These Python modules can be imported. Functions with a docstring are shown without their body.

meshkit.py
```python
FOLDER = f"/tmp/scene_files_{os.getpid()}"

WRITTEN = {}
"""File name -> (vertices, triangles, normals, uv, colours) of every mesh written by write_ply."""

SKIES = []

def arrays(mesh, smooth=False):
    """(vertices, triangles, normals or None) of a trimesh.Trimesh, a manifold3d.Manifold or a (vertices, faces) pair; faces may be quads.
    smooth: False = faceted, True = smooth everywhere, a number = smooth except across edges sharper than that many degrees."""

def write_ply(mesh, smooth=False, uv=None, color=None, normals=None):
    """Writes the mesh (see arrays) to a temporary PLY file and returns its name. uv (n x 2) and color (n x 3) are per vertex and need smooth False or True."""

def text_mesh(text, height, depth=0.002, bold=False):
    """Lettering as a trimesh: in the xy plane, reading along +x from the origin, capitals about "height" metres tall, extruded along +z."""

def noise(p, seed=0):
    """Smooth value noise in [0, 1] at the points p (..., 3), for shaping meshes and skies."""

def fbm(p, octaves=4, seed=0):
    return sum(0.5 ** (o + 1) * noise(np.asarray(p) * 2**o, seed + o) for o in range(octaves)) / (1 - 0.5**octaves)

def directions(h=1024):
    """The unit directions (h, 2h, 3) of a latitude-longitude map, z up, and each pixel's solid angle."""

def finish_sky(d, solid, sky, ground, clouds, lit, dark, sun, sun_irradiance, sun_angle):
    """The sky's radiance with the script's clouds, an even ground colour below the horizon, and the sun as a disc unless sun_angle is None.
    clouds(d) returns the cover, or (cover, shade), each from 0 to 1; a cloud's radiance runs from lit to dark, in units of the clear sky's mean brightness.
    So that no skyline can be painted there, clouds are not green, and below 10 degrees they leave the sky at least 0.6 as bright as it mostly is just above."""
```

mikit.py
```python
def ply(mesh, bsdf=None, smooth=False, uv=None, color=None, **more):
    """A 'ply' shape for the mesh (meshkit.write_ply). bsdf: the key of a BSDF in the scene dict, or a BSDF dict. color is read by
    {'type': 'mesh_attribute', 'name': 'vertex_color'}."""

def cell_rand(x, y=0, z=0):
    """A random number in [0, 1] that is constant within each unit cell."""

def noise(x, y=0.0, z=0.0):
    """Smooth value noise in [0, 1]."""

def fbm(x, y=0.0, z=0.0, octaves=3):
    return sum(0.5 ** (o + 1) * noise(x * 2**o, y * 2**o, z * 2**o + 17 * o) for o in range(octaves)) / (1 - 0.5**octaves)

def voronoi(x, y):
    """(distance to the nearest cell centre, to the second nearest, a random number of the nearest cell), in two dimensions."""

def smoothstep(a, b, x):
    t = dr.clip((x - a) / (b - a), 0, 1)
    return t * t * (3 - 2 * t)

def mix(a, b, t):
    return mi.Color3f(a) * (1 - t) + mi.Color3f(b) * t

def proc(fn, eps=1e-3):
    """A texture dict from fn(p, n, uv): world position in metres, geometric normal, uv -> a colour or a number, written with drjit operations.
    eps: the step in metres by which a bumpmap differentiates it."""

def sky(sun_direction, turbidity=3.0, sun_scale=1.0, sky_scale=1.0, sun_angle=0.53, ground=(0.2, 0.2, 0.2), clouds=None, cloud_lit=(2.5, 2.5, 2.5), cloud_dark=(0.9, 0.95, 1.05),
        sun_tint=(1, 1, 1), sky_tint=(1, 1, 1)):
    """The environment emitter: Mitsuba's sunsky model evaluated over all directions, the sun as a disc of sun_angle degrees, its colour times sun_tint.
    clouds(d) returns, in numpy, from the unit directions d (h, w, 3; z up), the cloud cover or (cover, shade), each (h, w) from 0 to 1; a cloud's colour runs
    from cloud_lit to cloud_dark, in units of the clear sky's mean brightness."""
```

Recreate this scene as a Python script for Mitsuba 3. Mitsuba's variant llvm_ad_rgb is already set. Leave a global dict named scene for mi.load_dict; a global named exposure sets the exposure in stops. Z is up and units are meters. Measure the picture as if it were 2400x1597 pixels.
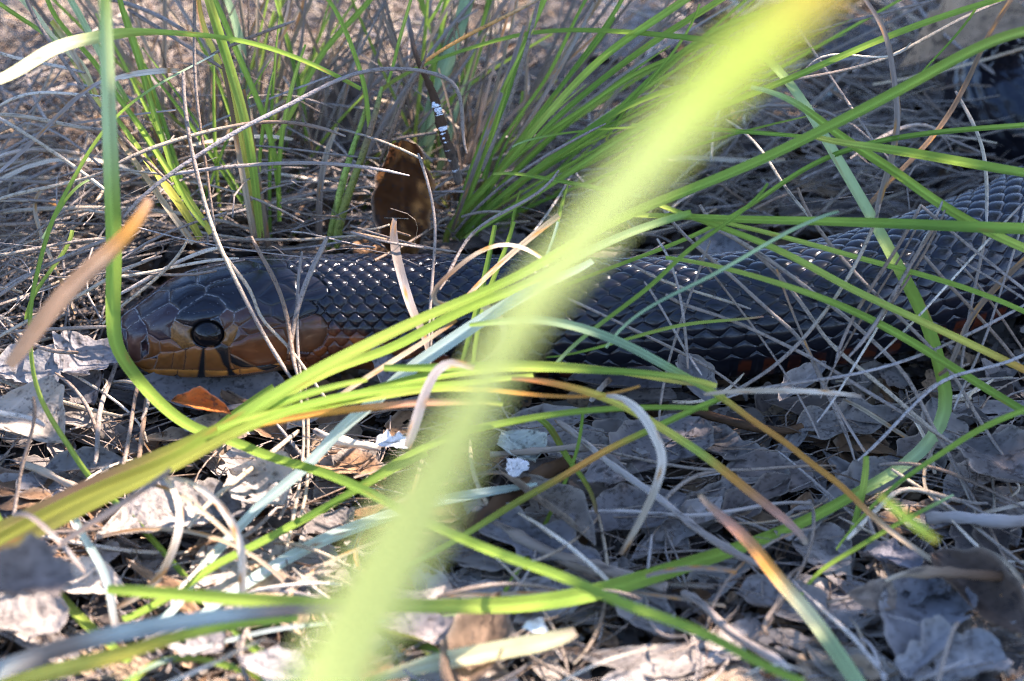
import math
import numpy as np
import drjit as dr
import mitsuba as mi
import mikit
import meshkit
from mikit import proc, noise, fbm, voronoi, smoothstep, mix
from scipy.interpolate import PchipInterpolator, CubicSpline
from scipy.spatial import cKDTree
import shapely

# ------------------------------------------------------------------ camera, light, exposure
PITCH, DIST = math.radians(30.0), 1.30
CP, SP = math.cos(PITCH), math.sin(PITCH)
HALF = 0.12                                   # half of the frame's width in metres at the focus distance
EYE = np.array([0.0, -DIST * CP, DIST * SP])
T = mi.ScalarTransform4f
exposure = 3.75
SUN = np.array([0.62, 0.22, 0.78]); SUN /= np.linalg.norm(SUN)
scene = {
    "camera": {"type": "thinlens", "fov": math.degrees(2 * math.atan(HALF / DIST)), "fov_axis": "x",
               "aperture_radius": 0.0066, "focus_distance": DIST - 0.034, "near_clip": 0.05, "far_clip": 500.0,
               "to_world": T().look_at(origin=EYE.tolist(), target=[0, 0, 0], up=[0, 0, 1])},
    "sky": mikit.sky(SUN.tolist(), turbidity=3, sky_scale=1.08, sun_scale=1.05, sun_tint=(0.94, 0.97, 1.20), sky_tint=(1.0, 0.97, 1.09), ground=(0.16, 0.15, 0.11)),
}
labels = {}
RIGHT, UP, FWD = np.array([1.0, 0, 0]), np.array([0, SP, CP]), np.array([0, CP, -SP])


def key(name):
    """name, or name_001, name_002 ... when it is taken"""
    if name not in _used:
        _used[name] = 0
        return name
    _used[name] += 1
    return f"{name}_{_used[name]:03d}"


_used = {}


def at(px, py, z):
    """The point at height z (metres) of the place, given where it stands in the 2400 x 1597 survey of the photograph."""
    px, py, z = np.broadcast_arrays(np.asarray(px, float), np.asarray(py, float), np.asarray(z, float))
    d = FWD + ((px - 1200) / 1200 * HALF / DIST)[..., None] * RIGHT + ((798.5 - py) / 1200 * HALF / DIST)[..., None] * UP
    t = (z - EYE[2]) / d[..., 2]
    return EYE + t[..., None] * d


def survey(p):
    """The survey position of points of the place."""
    q = np.asarray(p) - EYE
    d = q @ FWD
    return 1200 + (q @ RIGHT) / d * DIST / HALF * 1200, 798.5 - (q @ UP) / d * DIST / HALF * 1200


def spline(pts, n):
    pts = np.asarray(pts, float)
    s = np.r_[0, np.cumsum(np.linalg.norm(np.diff(pts, axis=0), axis=1) ** 0.7)]
    f = CubicSpline(s, pts) if len(pts) > 2 else PchipInterpolator(s, pts)
    return f(np.linspace(0, s[-1], n))


def along(vals, n):
    vals = np.asarray(vals, float)
    if vals.ndim == 0 or len(vals) == 1:
        return np.repeat(vals.reshape((1,) + vals.shape[1:]), n, 0)
    return PchipInterpolator(np.linspace(0, 1, len(vals)), vals)(np.linspace(0, 1, n))


# ------------------------------------------------------------------ the snake's skin as a surface of (length along it in mm, angle from the back in degrees)
# stations: length in mm, half-width, half-height, height of the axis (mm), roundness
ST = np.array([
    # s     a      b      zc    p
    [0.0,  0.6,   0.5,   8.9,  2.1],
    [0.7,  3.4,   3.0,   8.9,  2.2],
    [2.0,  5.4,   4.5,   8.9, 2.3],
    [4.0,  7.3,   6.2,   8.9, 2.35],
    [6.5,  8.7,   7.9,   8.95,  2.4],
    [9.5, 10.1,   9.6,   9.5,  2.4],
    [13.0, 11.3, 10.7,  10.6,  2.35],
    [18.0, 12.9, 12.0,  11.7,  2.25],
    [25.0, 14.6, 12.7,  12.4,  2.2],
    [32.0, 15.2, 13.0,  13.4,  2.15],
    [40.0, 14.4, 12.9,  14.0,  2.1],
    [50.0, 13.4, 13.0,  14.0,  2.08],
    [65.0, 13.2, 13.2,  13.6,  2.08],
    [100., 13.8, 13.6,  13.4,  2.1],
    [150., 15.0, 14.2,  13.9,  2.1],
    [200., 16.0, 15.0,  14.5,  2.1],
    [420., 17.0, 16.0,  15.4,  2.1],
    [640., 15.5, 14.5,  14.2,  2.1],
    [780.,  9.0,  8.5,   8.2,  2.1],
    [900.,  2.0,  2.0,   2.4,  2.0],
    [1200., 1.0,  1.0,   2.0,  2.0]])
# the line of the back seen from above (metres): the head points to -x, the body turns away at the right
AX = np.array([[-0.0916, -0.0125], [-0.080, -0.0125], [-0.066, -0.0125], [-0.050, -0.0118], [-0.030, -0.0110], [0.0, -0.0118], [0.025, -0.0140],
               [0.045, -0.0135], [0.062, -0.0105], [0.077, -0.0060], [0.090, 0.0005], [0.103, 0.0082], [0.1125, 0.0148], [0.1220, 0.0230], [0.1320, 0.0315],
               [0.1460, 0.0375], [0.170, 0.0360], [0.200, 0.0260], [0.232, 0.0220], [0.258, 0.0320], [0.268, 0.0540], [0.255, 0.0730], [0.228, 0.0800], [0.196, 0.0770], [0.163, 0.0750],
               [0.136, 0.0790], [0.124, 0.0930], [0.131, 0.1110], [0.158, 0.1220], [0.205, 0.1270], [0.25, 0.1270], [0.30, 0.118], [0.36, 0.112], [0.42, 0.12], [0.47, 0.135]])
_fine = spline(AX, 2000)
_len = np.r_[0, np.cumsum(np.linalg.norm(np.diff(_fine, axis=0), axis=1))] * 1000
SMAX = _len[-1]


def skin(s, phi):
    """Points of the smooth surface, in metres. phi in degrees: 0 the back, +90 the side towards -y, 180 the belly."""
    s, phi = np.broadcast_arrays(np.asarray(s, float), np.asarray(phi, float))
    x, y = np.interp(s, _len, _fine[:, 0]), np.interp(s, _len, _fine[:, 1])
    tx, ty = (np.interp(s + 1.5, _len, _fine[:, k]) - np.interp(s - 1.5, _len, _fine[:, k]) for k in (0, 1))
    n = np.hypot(tx, ty) + 1e-12
    tx, ty = tx / n, ty / n
    a, b, zc, p = (PchipInterpolator(ST[:, 0], ST[:, k])(s) for k in (1, 2, 3, 4))
    r = np.radians(phi)
    c, si = np.cos(r), np.sin(r)
    k = (np.abs(c) ** p + np.abs(si) ** p) ** (-1 / p)
    v, w = c * k, si * k
    v = np.where(v < 0, v * (1 + 0.03 * v), v)            # belly a little flatter
    side = a * w
    return np.stack([x + ty * side / 1000, y - tx * side / 1000, (zc + b * v) / 1000], -1)


# ------------------------------------------------------------------ materials
def rough(name, r=0.5, spec=0.4, **kw):
    scene[name] = {"type": "twosided", "bsdf": {"type": "principled", "base_color": {"type": "mesh_attribute", "name": "vertex_color"}, "roughness": r, "specular": spec, **kw}}


rough("snake_skin", 0.20, 0.36, clearcoat=0.40, clearcoat_gloss=0.95)
scene["eye_gloss"] = {"type": "principled", "base_color": {"type": "rgb", "value": [0.004, 0.004, 0.005]}, "roughness": 0.09, "specular": 0.28, "clearcoat": 0.25, "clearcoat_gloss": 0.97}
scene["blade_leaf"] = {"type": "principledthin", "base_color": {"type": "mesh_attribute", "name": "vertex_color"}, "roughness": 0.42, "diff_trans": 0.95, "spec_trans": 0.0, "eta": 1.35}
scene["dry_leaf"] = {"type": "principledthin", "base_color": {"type": "mesh_attribute", "name": "vertex_color"}, "roughness": 0.6, "diff_trans": 0.35, "spec_trans": 0.0, "eta": 1.3}


def grime(f, lo, hi, top):
    """Weight of the dark weathering on dead matter: pits, mould specks and fibre-fine streaks."""
    return proc(lambda p, n, uv: top * smoothstep(lo, hi, 0.55 * fbm(p.x * f, p.y * f, p.z * f, 3) + 0.45 * noise(p.x * f * 4.3, p.y * f * 4.3, p.z * f * 4.3)))


def aged(name, f, lo, hi, top, bump, nested):
    dark = {"type": "twosided", "bsdf": {"type": "diffuse", "reflectance": {"type": "rgb", "value": [0.035, 0.029, 0.026]}}}
    scene[name] = {"type": "bumpmap", "scale": 1.0, "bump": bump, "nested": {"type": "blendbsdf", "weight": grime(f, lo, hi, top), "a": nested, "b": dark}}


VC = {"type": "mesh_attribute", "name": "vertex_color"}
aged("dry_stem", 1500, 0.50, 0.74, 0.75, proc(lambda p, n, uv: 0.00012 * noise(p.x * 2600, p.y * 2600, p.z * 2600), 1e-4),
     {"type": "twosided", "bsdf": {"type": "principled", "base_color": VC, "roughness": 0.5, "specular": 0.35}})
aged("litter_leaf", 420, 0.50, 0.80, 0.7, proc(lambda p, n, uv: 0.0005 * fbm(p.x * 800, p.y * 800, p.z * 800, 3) + 0.0006 * fbm(p.x * 240, p.y * 240, p.z * 240, 2), 1e-4),
     {"type": "principledthin", "base_color": VC, "roughness": 0.6, "diff_trans": 0.12, "spec_trans": 0.0, "eta": 1.3})
scene["bark"] = {"type": "twosided", "bsdf": {"type": "bumpmap", "scale": 1.0, "bump": proc(lambda p, n, uv: 0.0004 * fbm(p.x * 700, p.y * 700, p.z * 700, 3), 1e-4),
                 "nested": {"type": "principled", "base_color": {"type": "mesh_attribute", "name": "vertex_color"}, "roughness": 0.85, "specular": 0.2}}}


def soil(p, n, uv):
    a, b = fbm(p.x * 60, p.y * 60, p.z * 60, 4), noise(p.x * 900, p.y * 900, p.z * 900)
    c = mix([0.018, 0.015, 0.013], [0.06, 0.052, 0.046], smoothstep(0.3, 0.7, a))
    return mix(c, [0.14, 0.125, 0.11], smoothstep(0.75, 0.95, b) * 0.5)


scene["soil"] = {"type": "bumpmap", "scale": 1.0, "bump": proc(lambda p, n, uv: 0.0012 * fbm(p.x * 300, p.y * 300, p.z * 300, 4), 2e-4),
                 "nested": {"type": "diffuse", "reflectance": proc(soil)}}


def put(name, mesh, mat, color=None, smooth=True, label=None, cat=None, group=None, kind=None):
    scene[name] = mikit.ply(mesh, mat, smooth=smooth, color=color)
    d = {k: v for k, v in (("label", label), ("category", cat), ("group", group), ("kind", kind)) if v}
    if d:
        labels[name] = d
    return name


# ------------------------------------------------------------------ the snake
PLATES = [
    ('rostral', 'nose', [(1.3,36.0),(2.4,43.7),(2.7,77.4),(3.0,138.5),(2.1,138.3),(1.6,83.2),(1.3,55.0)]),
    ('prenasal', 'purple_brown', [(2.4,43.7),(3.9,35.5),(5.5,34.2),(6.0,33.2),(7.3,46.5),(7.8,59.0),(7.0,66.5),(6.2,70.7),(6.1,85.7),(6.2,105.0),(3.0,138.5),(2.7,77.4)]),
    ('postnasal', 'brown', [(7.8,59.0),(8.7,62.8),(10.6,72.2),(10.9,87.9),(10.1,93.0),(8.3,97.7),(6.2,105.0),(6.8,96.7),(7.9,90.3),(8.2,76.8),(7.9,67.0)]),
    ('loreal', 'brown', [(10.6,72.2),(13.3,72.5),(14.7,78.7),(16.1,87.3),(14.0,89.8),(10.9,88.6)]),
    ('internasal', 'purple', [(1.1,-24.0),(4.3,-8.0),(5.8,31.0),(5.5,34.2),(3.9,35.5),(2.4,43.7),(1.3,36.0)]),
    ('prefrontal_side', 'purple', [(6.0,32.3),(9.4,29.3),(12.8,27.3),(14.2,34.5),(15.6,43.1),(14.5,51.9),(13.4,59.3),(13.3,72.5),(10.6,72.2),(8.7,62.8),(7.8,59.0),(7.3,46.5)]),
    ('internasal_top', 'purple_black', [(4.3,-8.0),(7.2,-12.2),(9.8,-13.5),(12.6,5.0),(12.8,27.3),(9.4,29.3),(6.0,32.3)]),
    ('prefrontal_top', 'black', [(12.6,5.0),(15.1,7.5),(19.2,10.7),(21.3,18.2),(21.4,27.1),(18.4,35.6),(15.6,43.1),(14.2,34.5),(12.8,27.3)]),
    ('prefrontal_far', 'black', [(9.8,-13.5),(12.1,-31.5),(14.7,-24.8),(17.0,-25.5),(18.8,-22.0),(19.2,10.7),(15.1,7.5),(12.6,5.0)]),
    ('frontal', 'black', [(18.8,-22.0),(24.1,-23.0),(30.6,-21.8),(33.1,-10.0),(33.5,2.7),(30.2,7.0),(26.9,7.9),(23.4,11.2),(21.3,18.2),(19.2,10.7)]),
    ('supraocular', 'black', [(15.6,43.1),(18.4,35.6),(21.4,27.1),(24.1,31.8),(25.7,40.3),(26.2,45.4),(24.5,52.2),(22.5,55.3),(20.1,57.9),(18.5,61.8),(16.4,58.5),(14.5,51.9)]),
    ('parietal', 'black', [(21.3,18.2),(23.4,11.2),(26.9,7.9),(30.2,7.0),(33.5,2.7),(35.6,7.0),(37.0,21.6),(34.7,30.7),(32.6,38.6),(30.5,45.5),(27.8,49.9),(26.2,45.4),(25.7,40.3),(24.1,31.8),(21.4,27.1)]),
    ('preocular', 'beige', [(14.5,51.9),(16.4,58.5),(18.5,61.8),(18.0,68.1),(18.4,76.0),(19.1,82.3),(17.6,85.2),(16.1,87.3),(14.7,78.7),(13.3,72.5),(13.4,59.3)]),
    ('postocular_up', 'brown_dark', [(24.5,52.2),(26.2,45.4),(27.8,49.9),(27.5,59.7),(25.4,66.2),(25.0,59.3)]),
    ('postocular_low', 'beige', [(25.4,66.2),(27.5,59.7),(28.7,63.8),(28.0,72.5),(27.2,79.7),(26.4,83.8),(24.8,78.2),(25.4,72.6)]),
    ('temporal_a', 'brown_dark', [(27.8,49.9),(30.5,45.5),(32.5,51.2),(31.9,56.9),(28.9,64.3),(27.5,59.7)]),
    ('temporal_b', 'brown_dark', [(28.7,63.8),(31.9,56.9),(36.1,58.4),(38.5,66.9),(34.8,69.9),(32.4,72.5),(30.8,73.5),(29.2,65.9)]),
    ('temporal_c', 'brown_dark', [(28.7,63.8),(29.2,65.9),(30.8,73.5),(29.2,77.8),(27.2,79.7),(28.0,72.5)]),
    ('temporal_d', 'purple_black', [(30.5,45.5),(32.6,38.6),(34.6,45.3),(36.1,48.5),(36.1,58.4),(31.9,56.9),(32.5,51.2)]),
    ('temporal_e', 'purple_black', [(36.1,48.5),(38.7,45.8),(42.0,42.2),(41.7,59.2),(39.9,65.0),(38.5,66.9),(36.1,58.4)]),
    ('temporal_f', 'black', [(32.6,38.6),(34.7,30.7),(37.0,21.6),(39.4,26.5),(42.1,37.6),(42.0,42.2),(38.7,45.8),(36.1,48.5),(34.6,45.3)]),
    ('parietal_b', 'black', [(33.5,2.7),(33.1,-10.0),(36.0,1.3),(40.0,3.2),(42.2,13.8),(42.1,37.6),(39.4,26.5),(37.0,21.6),(35.6,7.0)]),
    ('nuchal_a', 'black', [(30.6,-21.8),(33.7,-34.0),(36.9,-33.3),(40.2,-3.6),(40.0,3.2),(36.0,1.3),(33.1,-10.0)]),
    ('lip_a', 'orange', [(3.0,138.5),(6.2,105.0),(8.3,97.7),(10.1,98.0),(9.0,118.5),(6.9,129.5),(4.6,139.5)]),
    ('lip_b', 'orange', [(10.1,98.0),(10.1,93.0),(10.9,88.6),(14.0,89.8),(13.2,118.0),(9.0,118.5)]),
    ('lip_c', 'orange', [(14.0,89.8),(16.1,87.3),(16.8,87.9),(16.7,98.8),(16.1,117.8),(13.2,118.0)]),
    ('lip_d', 'orange', [(16.8,87.9),(17.6,85.2),(19.1,82.3),(20.9,85.2),(20.6,98.8),(20.8,116.0),(16.1,117.8)]),
    ('lip_e', 'orange', [(20.9,85.2),(23.1,82.1),(24.8,78.2),(26.4,83.8),(26.6,91.8),(26.7,101.0),(27.6,113.6),(25.8,116.2),(20.8,116.0),(20.6,98.8)]),
    ('lip_f', 'orange', [(26.6,91.8),(28.1,95.8),(30.2,104.3),(32.4,113.2),(30.2,115.7),(27.6,113.6),(26.7,101.0)]),
    ('lip_g', 'rust', [(26.4,83.8),(27.2,79.7),(29.2,77.8),(30.8,73.5),(32.4,72.5),(34.8,69.9),(38.5,72.3),(39.7,87.6),(39.2,111.5),(36.3,114.5),(32.4,113.2),(30.2,104.3),(28.1,95.8),(26.6,91.8)]),
    ('temporal_g', 'rust_dark', [(34.8,69.9),(38.5,66.9),(39.9,65.0),(41.7,59.2),(42.3,63.8),(42.1,78.5),(42.1,99.8),(39.2,111.5),(39.7,87.6),(38.5,72.3)]),
    ('cheek', 'rust_dark', [(42.3,63.8),(45.9,59.3),(47.6,62.9),(49.0,72.5),(48.9,81.1),(47.6,94.2),(44.6,102.3),(42.1,99.8),(42.1,78.5)]),
    ('lower_a', 'lip', [(4.6,139.5),(6.9,129.5),(9.0,118.5),(14.7,118.5),(14.3,143.3),(11.5,143.0),(7.3,141.3),(5.8,140.3)]),
    ('lower_b', 'lip', [(14.7,118.5),(20.8,116.0),(20.7,134.0),(17.4,142.8),(14.3,143.3)]),
    ('lower_c', 'lip', [(20.8,116.0),(25.8,116.2),(28.6,114.3),(28.7,127.5),(26.1,127.3),(20.7,134.0)]),
    ('lower_d', 'lip', [(28.6,114.3),(32.4,113.2),(34.2,115.3),(36.3,114.5),(39.2,111.5),(37.5,121.8),(34.2,126.0),(28.7,127.5)]),
    ('n1', 'black', [(42.1,37.6),(42.2,13.8),(44.3,10.3),(47.2,21.4),(49.0,31.7),(46.9,35.2),(44.1,37.3)]),
    ('n2', 'black', [(42.0,42.2),(42.1,37.6),(44.1,37.3),(46.9,35.2),(49.0,31.7),(49.6,39.7),(47.7,45.8),(46.4,47.3),(43.0,45.3)]),
    ('n3', 'black', [(41.7,59.2),(42.0,42.2),(43.0,45.3),(45.3,47.0),(46.8,53.8),(46.3,58.0),(42.3,63.8)]),
]


TINT = {"nose": (0.030, 0.020, 0.024), "purple": (0.034, 0.022, 0.027), "purple_black": (0.018, 0.014, 0.019), "purple_brown": (0.10, 0.045, 0.030), "black": (0.0065, 0.0072, 0.0115),
        "brown": (0.145, 0.052, 0.014), "beige": (0.165, 0.076, 0.021), "orange": (0.21, 0.076, 0.017), "lip": (0.46, 0.17, 0.028), "brown_dark": (0.062, 0.027, 0.017),
        "rust": (0.135, 0.042, 0.012), "rust_dark": (0.070, 0.028, 0.013)}
BARS = [[(20.5, 84.2), (20.0, 99.0), (19.7, 108.3), (18.8, 138.0), (20.8, 138.0), (20.9, 113.5), (21.2, 85.1)],
        [(23.1, 82.6), (24.5, 78.6), (26.4, 83.8), (26.5, 100.9), (26.8, 113.2), (28.5, 128.0), (26.0, 125.6), (25.8, 109.8), (25.1, 104.1), (24.4, 91.2)],
        [(26.6, 92.5), (29.3, 102.0), (32.4, 114.2), (31.4, 114.3), (29.0, 110.3), (26.7, 103.5)],
        [(31.9, 112.8), (34.2, 112.3), (37.9, 117.0), (34.6, 124.2)], [(12.0, 145), (14.2, 130.8), (14.8, 145)]]


def build_snake():
    ss = np.r_[np.arange(0, 50, 0.18), np.arange(50, 225, 0.27), np.arange(225, 300, 0.6), np.arange(300, 640, 0.9), np.arange(640, SMAX, 2.5)]
    ss[0] = 0.0
    ph = np.r_[np.arange(-42, 146, 0.72), np.linspace(146, 318, 56, endpoint=False)]
    S, P = np.meshgrid(ss, ph, indexing="ij")
    base = skin(S, P)
    du = skin(S + 0.05, P) - skin(np.maximum(S - 0.05, 0), P)
    dv = skin(S, P + 0.3) - skin(S, P - 0.3)
    N = np.cross(dv, du)
    N /= np.linalg.norm(N, axis=-1, keepdims=True) + 1e-15
    mid = skin(S, 0 * P) * 0.5 + skin(S, 0 * P + 180) * 0.5
    N *= np.sign(((base - mid) * N).sum(-1))[..., None]
    W = np.where(P > 180, P - 360, P)                     # -180..180
    M = np.abs(W)                                         # the far side mirrors the near side
    R = W + 20 * np.clip((S - 70) / 60, 0, 1)             # the trunk lies rolled a little, belly edge towards the front
    MB = np.abs((R + 180) % 360 - 180)
    Q = np.where(W < -26, M, W)
    rad = PchipInterpolator(ST[:, 0], (ST[:, 1] + ST[:, 2]) / 2)(S)
    H = np.zeros_like(S)
    rng = np.random.default_rng(4)
    nz = meshkit.fbm(np.stack([S * 0.5, Q * 0.12, 0 * S], -1), 3, 5)

    # rows of scales: seeds on a brick lattice, larger towards the flank
    row_phi = [0.0]
    while row_phi[-1] < 118:
        row_phi.append(row_phi[-1] + (9.6 if row_phi[-1] < 70 else 11.0 if row_phi[-1] < 95 else 13.5))
    seeds = []
    smap = [40.0]
    while smap[-1] < 642:
        smap.append(smap[-1] + np.interp(smap[-1], [40, 60, 90, 130, 200], [3.2, 3.9, 4.6, 5.2, 5.8]))
    smap = np.array(smap)
    for r, p0 in enumerate(row_phi):
        for sg in ((1, -1) if r else (1,)):
            for i in range(len(smap) - 1):
                pitch = smap[i + 1] - smap[i]
                f = 0.5 * (r % 2)
                grow = 1.0 + 0.10 * (p0 > 85)
                gap = 9.6 if p0 < 70 else 11.0 if p0 < 95 else 13.5
                seeds.append((smap[i] + f * pitch + rng.normal(0, 0.13), sg * (p0 + rng.normal(0, 0.35)), 0.545 * pitch * grow, gap * 0.90, rng.uniform(0.85, 1.15)))
    seeds = np.array(seeds)
    sel = np.flatnonzero(((S > 30) & (S < 638) & (MB < 138)).ravel())
    sv, wv = S.ravel()[sel], R.ravel()[sel]
    ksc = lambda s, w: np.c_[s, w * 0.42]
    _, near = cKDTree(ksc(seeds[:, 0], seeds[:, 1])).query(ksc(sv, wv), k=7, workers=-1)
    best, second, who = np.full(len(sel), -9.0), np.full(len(sel), -9.0), np.zeros(len(sel), int)
    for k in range(7):
        q = seeds[near[:, k]]
        x, y = (sv - q[:, 0]) / q[:, 2], (wv - q[:, 1]) / q[:, 3]
        # blunt lens: a little broader towards the tail
        y = y * (1 + 0.16 * x)
        d2 = np.abs(x) ** 2.0 + np.abs(y) ** 2.0
        h = (1 - d2) + 0.34 * np.clip(x, -1.2, 1.2)
        second = np.where(h > best, best, np.maximum(second, h))
        who = np.where(h > best, near[:, k], who)
        best = np.maximum(best, h)
    gap = np.clip((best - second) / 0.34, 0, 1)
    size = np.interp(sv, [40, 60, 120, 200], [0.62, 0.76, 0.70, 0.72])
    hh = size * (np.clip(best, -0.30, 1.3) - 0.50 * (1 - gap) ** 2 - 0.3)
    H.ravel()[sel] = hh
    tone = np.ones(S.size)
    tone[sel] = seeds[who, 4]
    groove = np.zeros(S.size)
    groove[sel] = (1 - gap) ** 2
    tone, groove = tone.reshape(S.shape), groove.reshape(S.shape)

    # belly shields
    bel = np.clip((MB - 120) / 5, 0, 1) * np.clip((S - 46) / 4, 0, 1)
    per = 5.4
    fr = (S / per) % 1.0
    Hb = 0.42 * fr - 0.32 * np.exp(-((fr - 1.0) / 0.05) ** 2) - 0.1
    H = H * (1 - bel) + Hb * bel

    # colour of the body
    black = np.array(TINT["black"])
    C = np.broadcast_to(black, S.shape + (3,)).copy() * tone[..., None]
    idx = np.floor(S / per)
    patch = (meshkit.noise(np.stack([idx * 3.7, 0 * S, 0 * S], -1), 3) > 0.28) & (fr > 0.25) & (fr < 0.72)
    red = bel * np.clip((MB - 122) / 5, 0, 1) * np.clip((156 - MB) / 10, 0, 1) * patch * (0.35 + 0.65 * (nz > 0.42))
    red = np.where(S > 70, red, 0)
    C = C * (1 - red[..., None]) + np.array([0.075, 0.017, 0.007]) * red[..., None]
    # rusty throat and cheek fading out behind the head
    rust = np.clip((W - 64 - np.clip(S - 46, 0, 60) * 1.25 + 14 * (tone - 1)) / 14, 0, 1) * np.clip((96 - S) / 18, 0, 1) * (S > 30)
    rust = rust * np.clip(0.55 + 0.45 * (tone - 1) * 6, 0.1, 1)
    C = C * (1 - rust[..., None]) + np.array([0.25, 0.068, 0.014]) * rust[..., None] * (0.75 + 0.5 * nz[..., None])

    # head plates
    head = np.flatnonzero((S < 52).ravel())
    hs, hq = S.ravel()[head], Q.ravel()[head]
    edge = []
    for _, _, poly in PLATES:
        a = np.array(poly + poly[:1], float)
        for i in range(len(a) - 1):
            n = max(2, int(np.hypot((a[i + 1, 0] - a[i, 0]), (a[i + 1, 1] - a[i, 1]) * 0.2) / 0.12))
            edge.append(a[i] + (a[i + 1] - a[i]) * np.linspace(0, 1, n, endpoint=False)[:, None])
    edge = np.vstack(edge)
    dist, _ = cKDTree(skin(edge[:, 0], edge[:, 1])).query(skin(hs, hq), workers=-1)
    dist = dist * 1000
    Hh, Ch = H.ravel()[head], C.reshape(-1, 3)[head]
    inside = np.zeros(len(head), bool)
    q2 = np.clip(hq, -26, 180)
    fade = np.clip((hq - 20) / 55, 0, 1)
    for name, tint, poly in PLATES:
        g = shapely.Polygon(poly).buffer(0)
        m = shapely.contains_xy(g, hs, hq) & ~inside
        inside |= m
        c = np.array(TINT[tint])
        cc = np.broadcast_to(c, (m.sum(), 3)).copy()
        n1 = meshkit.fbm(np.stack([hs[m] * 0.45, hq[m] * 0.09, 0 * hs[m]], -1), 3, 9)[:, None]
        if tint in ("brown", "orange", "beige", "rust", "rust_dark", "brown_dark", "purple_brown", "lip"):
            cc *= 0.72 + 0.56 * n1
            rim = np.exp(-(dist[m] / 0.30) ** 2)[:, None]
            cc = cc * (1 - 0.35 * rim) + (cc * 1.3 + np.array([0.05, 0.042, 0.03])) * 0.35 * rim
        if tint == "beige":
            cc *= 0.7 + 0.6 * meshkit.noise(np.stack([hs[m] * 3.2, hq[m] * 0.6, 0 * hs[m]], -1), 8)[:, None]
        if tint == "purple_brown":                         # purple above, rusty below the nostril's height
            t = np.clip((70 - hq[m]) / 14, 0, 1)[:, None]
            cc = cc * (1 - t) + np.array(TINT["purple"]) * t
        if tint == "rust":                                  # darkens upwards
            t = np.clip((88 - hq[m]) / 22, 0, 1)[:, None]
            cc = cc * (1 - 0.55 * t)
        if tint == "rust_dark":
            t = np.clip((hq[m] - 84) / 22, 0, 1)[:, None]
            cc = cc * (1 - t) + np.array([0.125, 0.046, 0.016]) * t
        Ch[m] = cc
        low = np.clip(dist[m], 0, 9)
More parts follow.
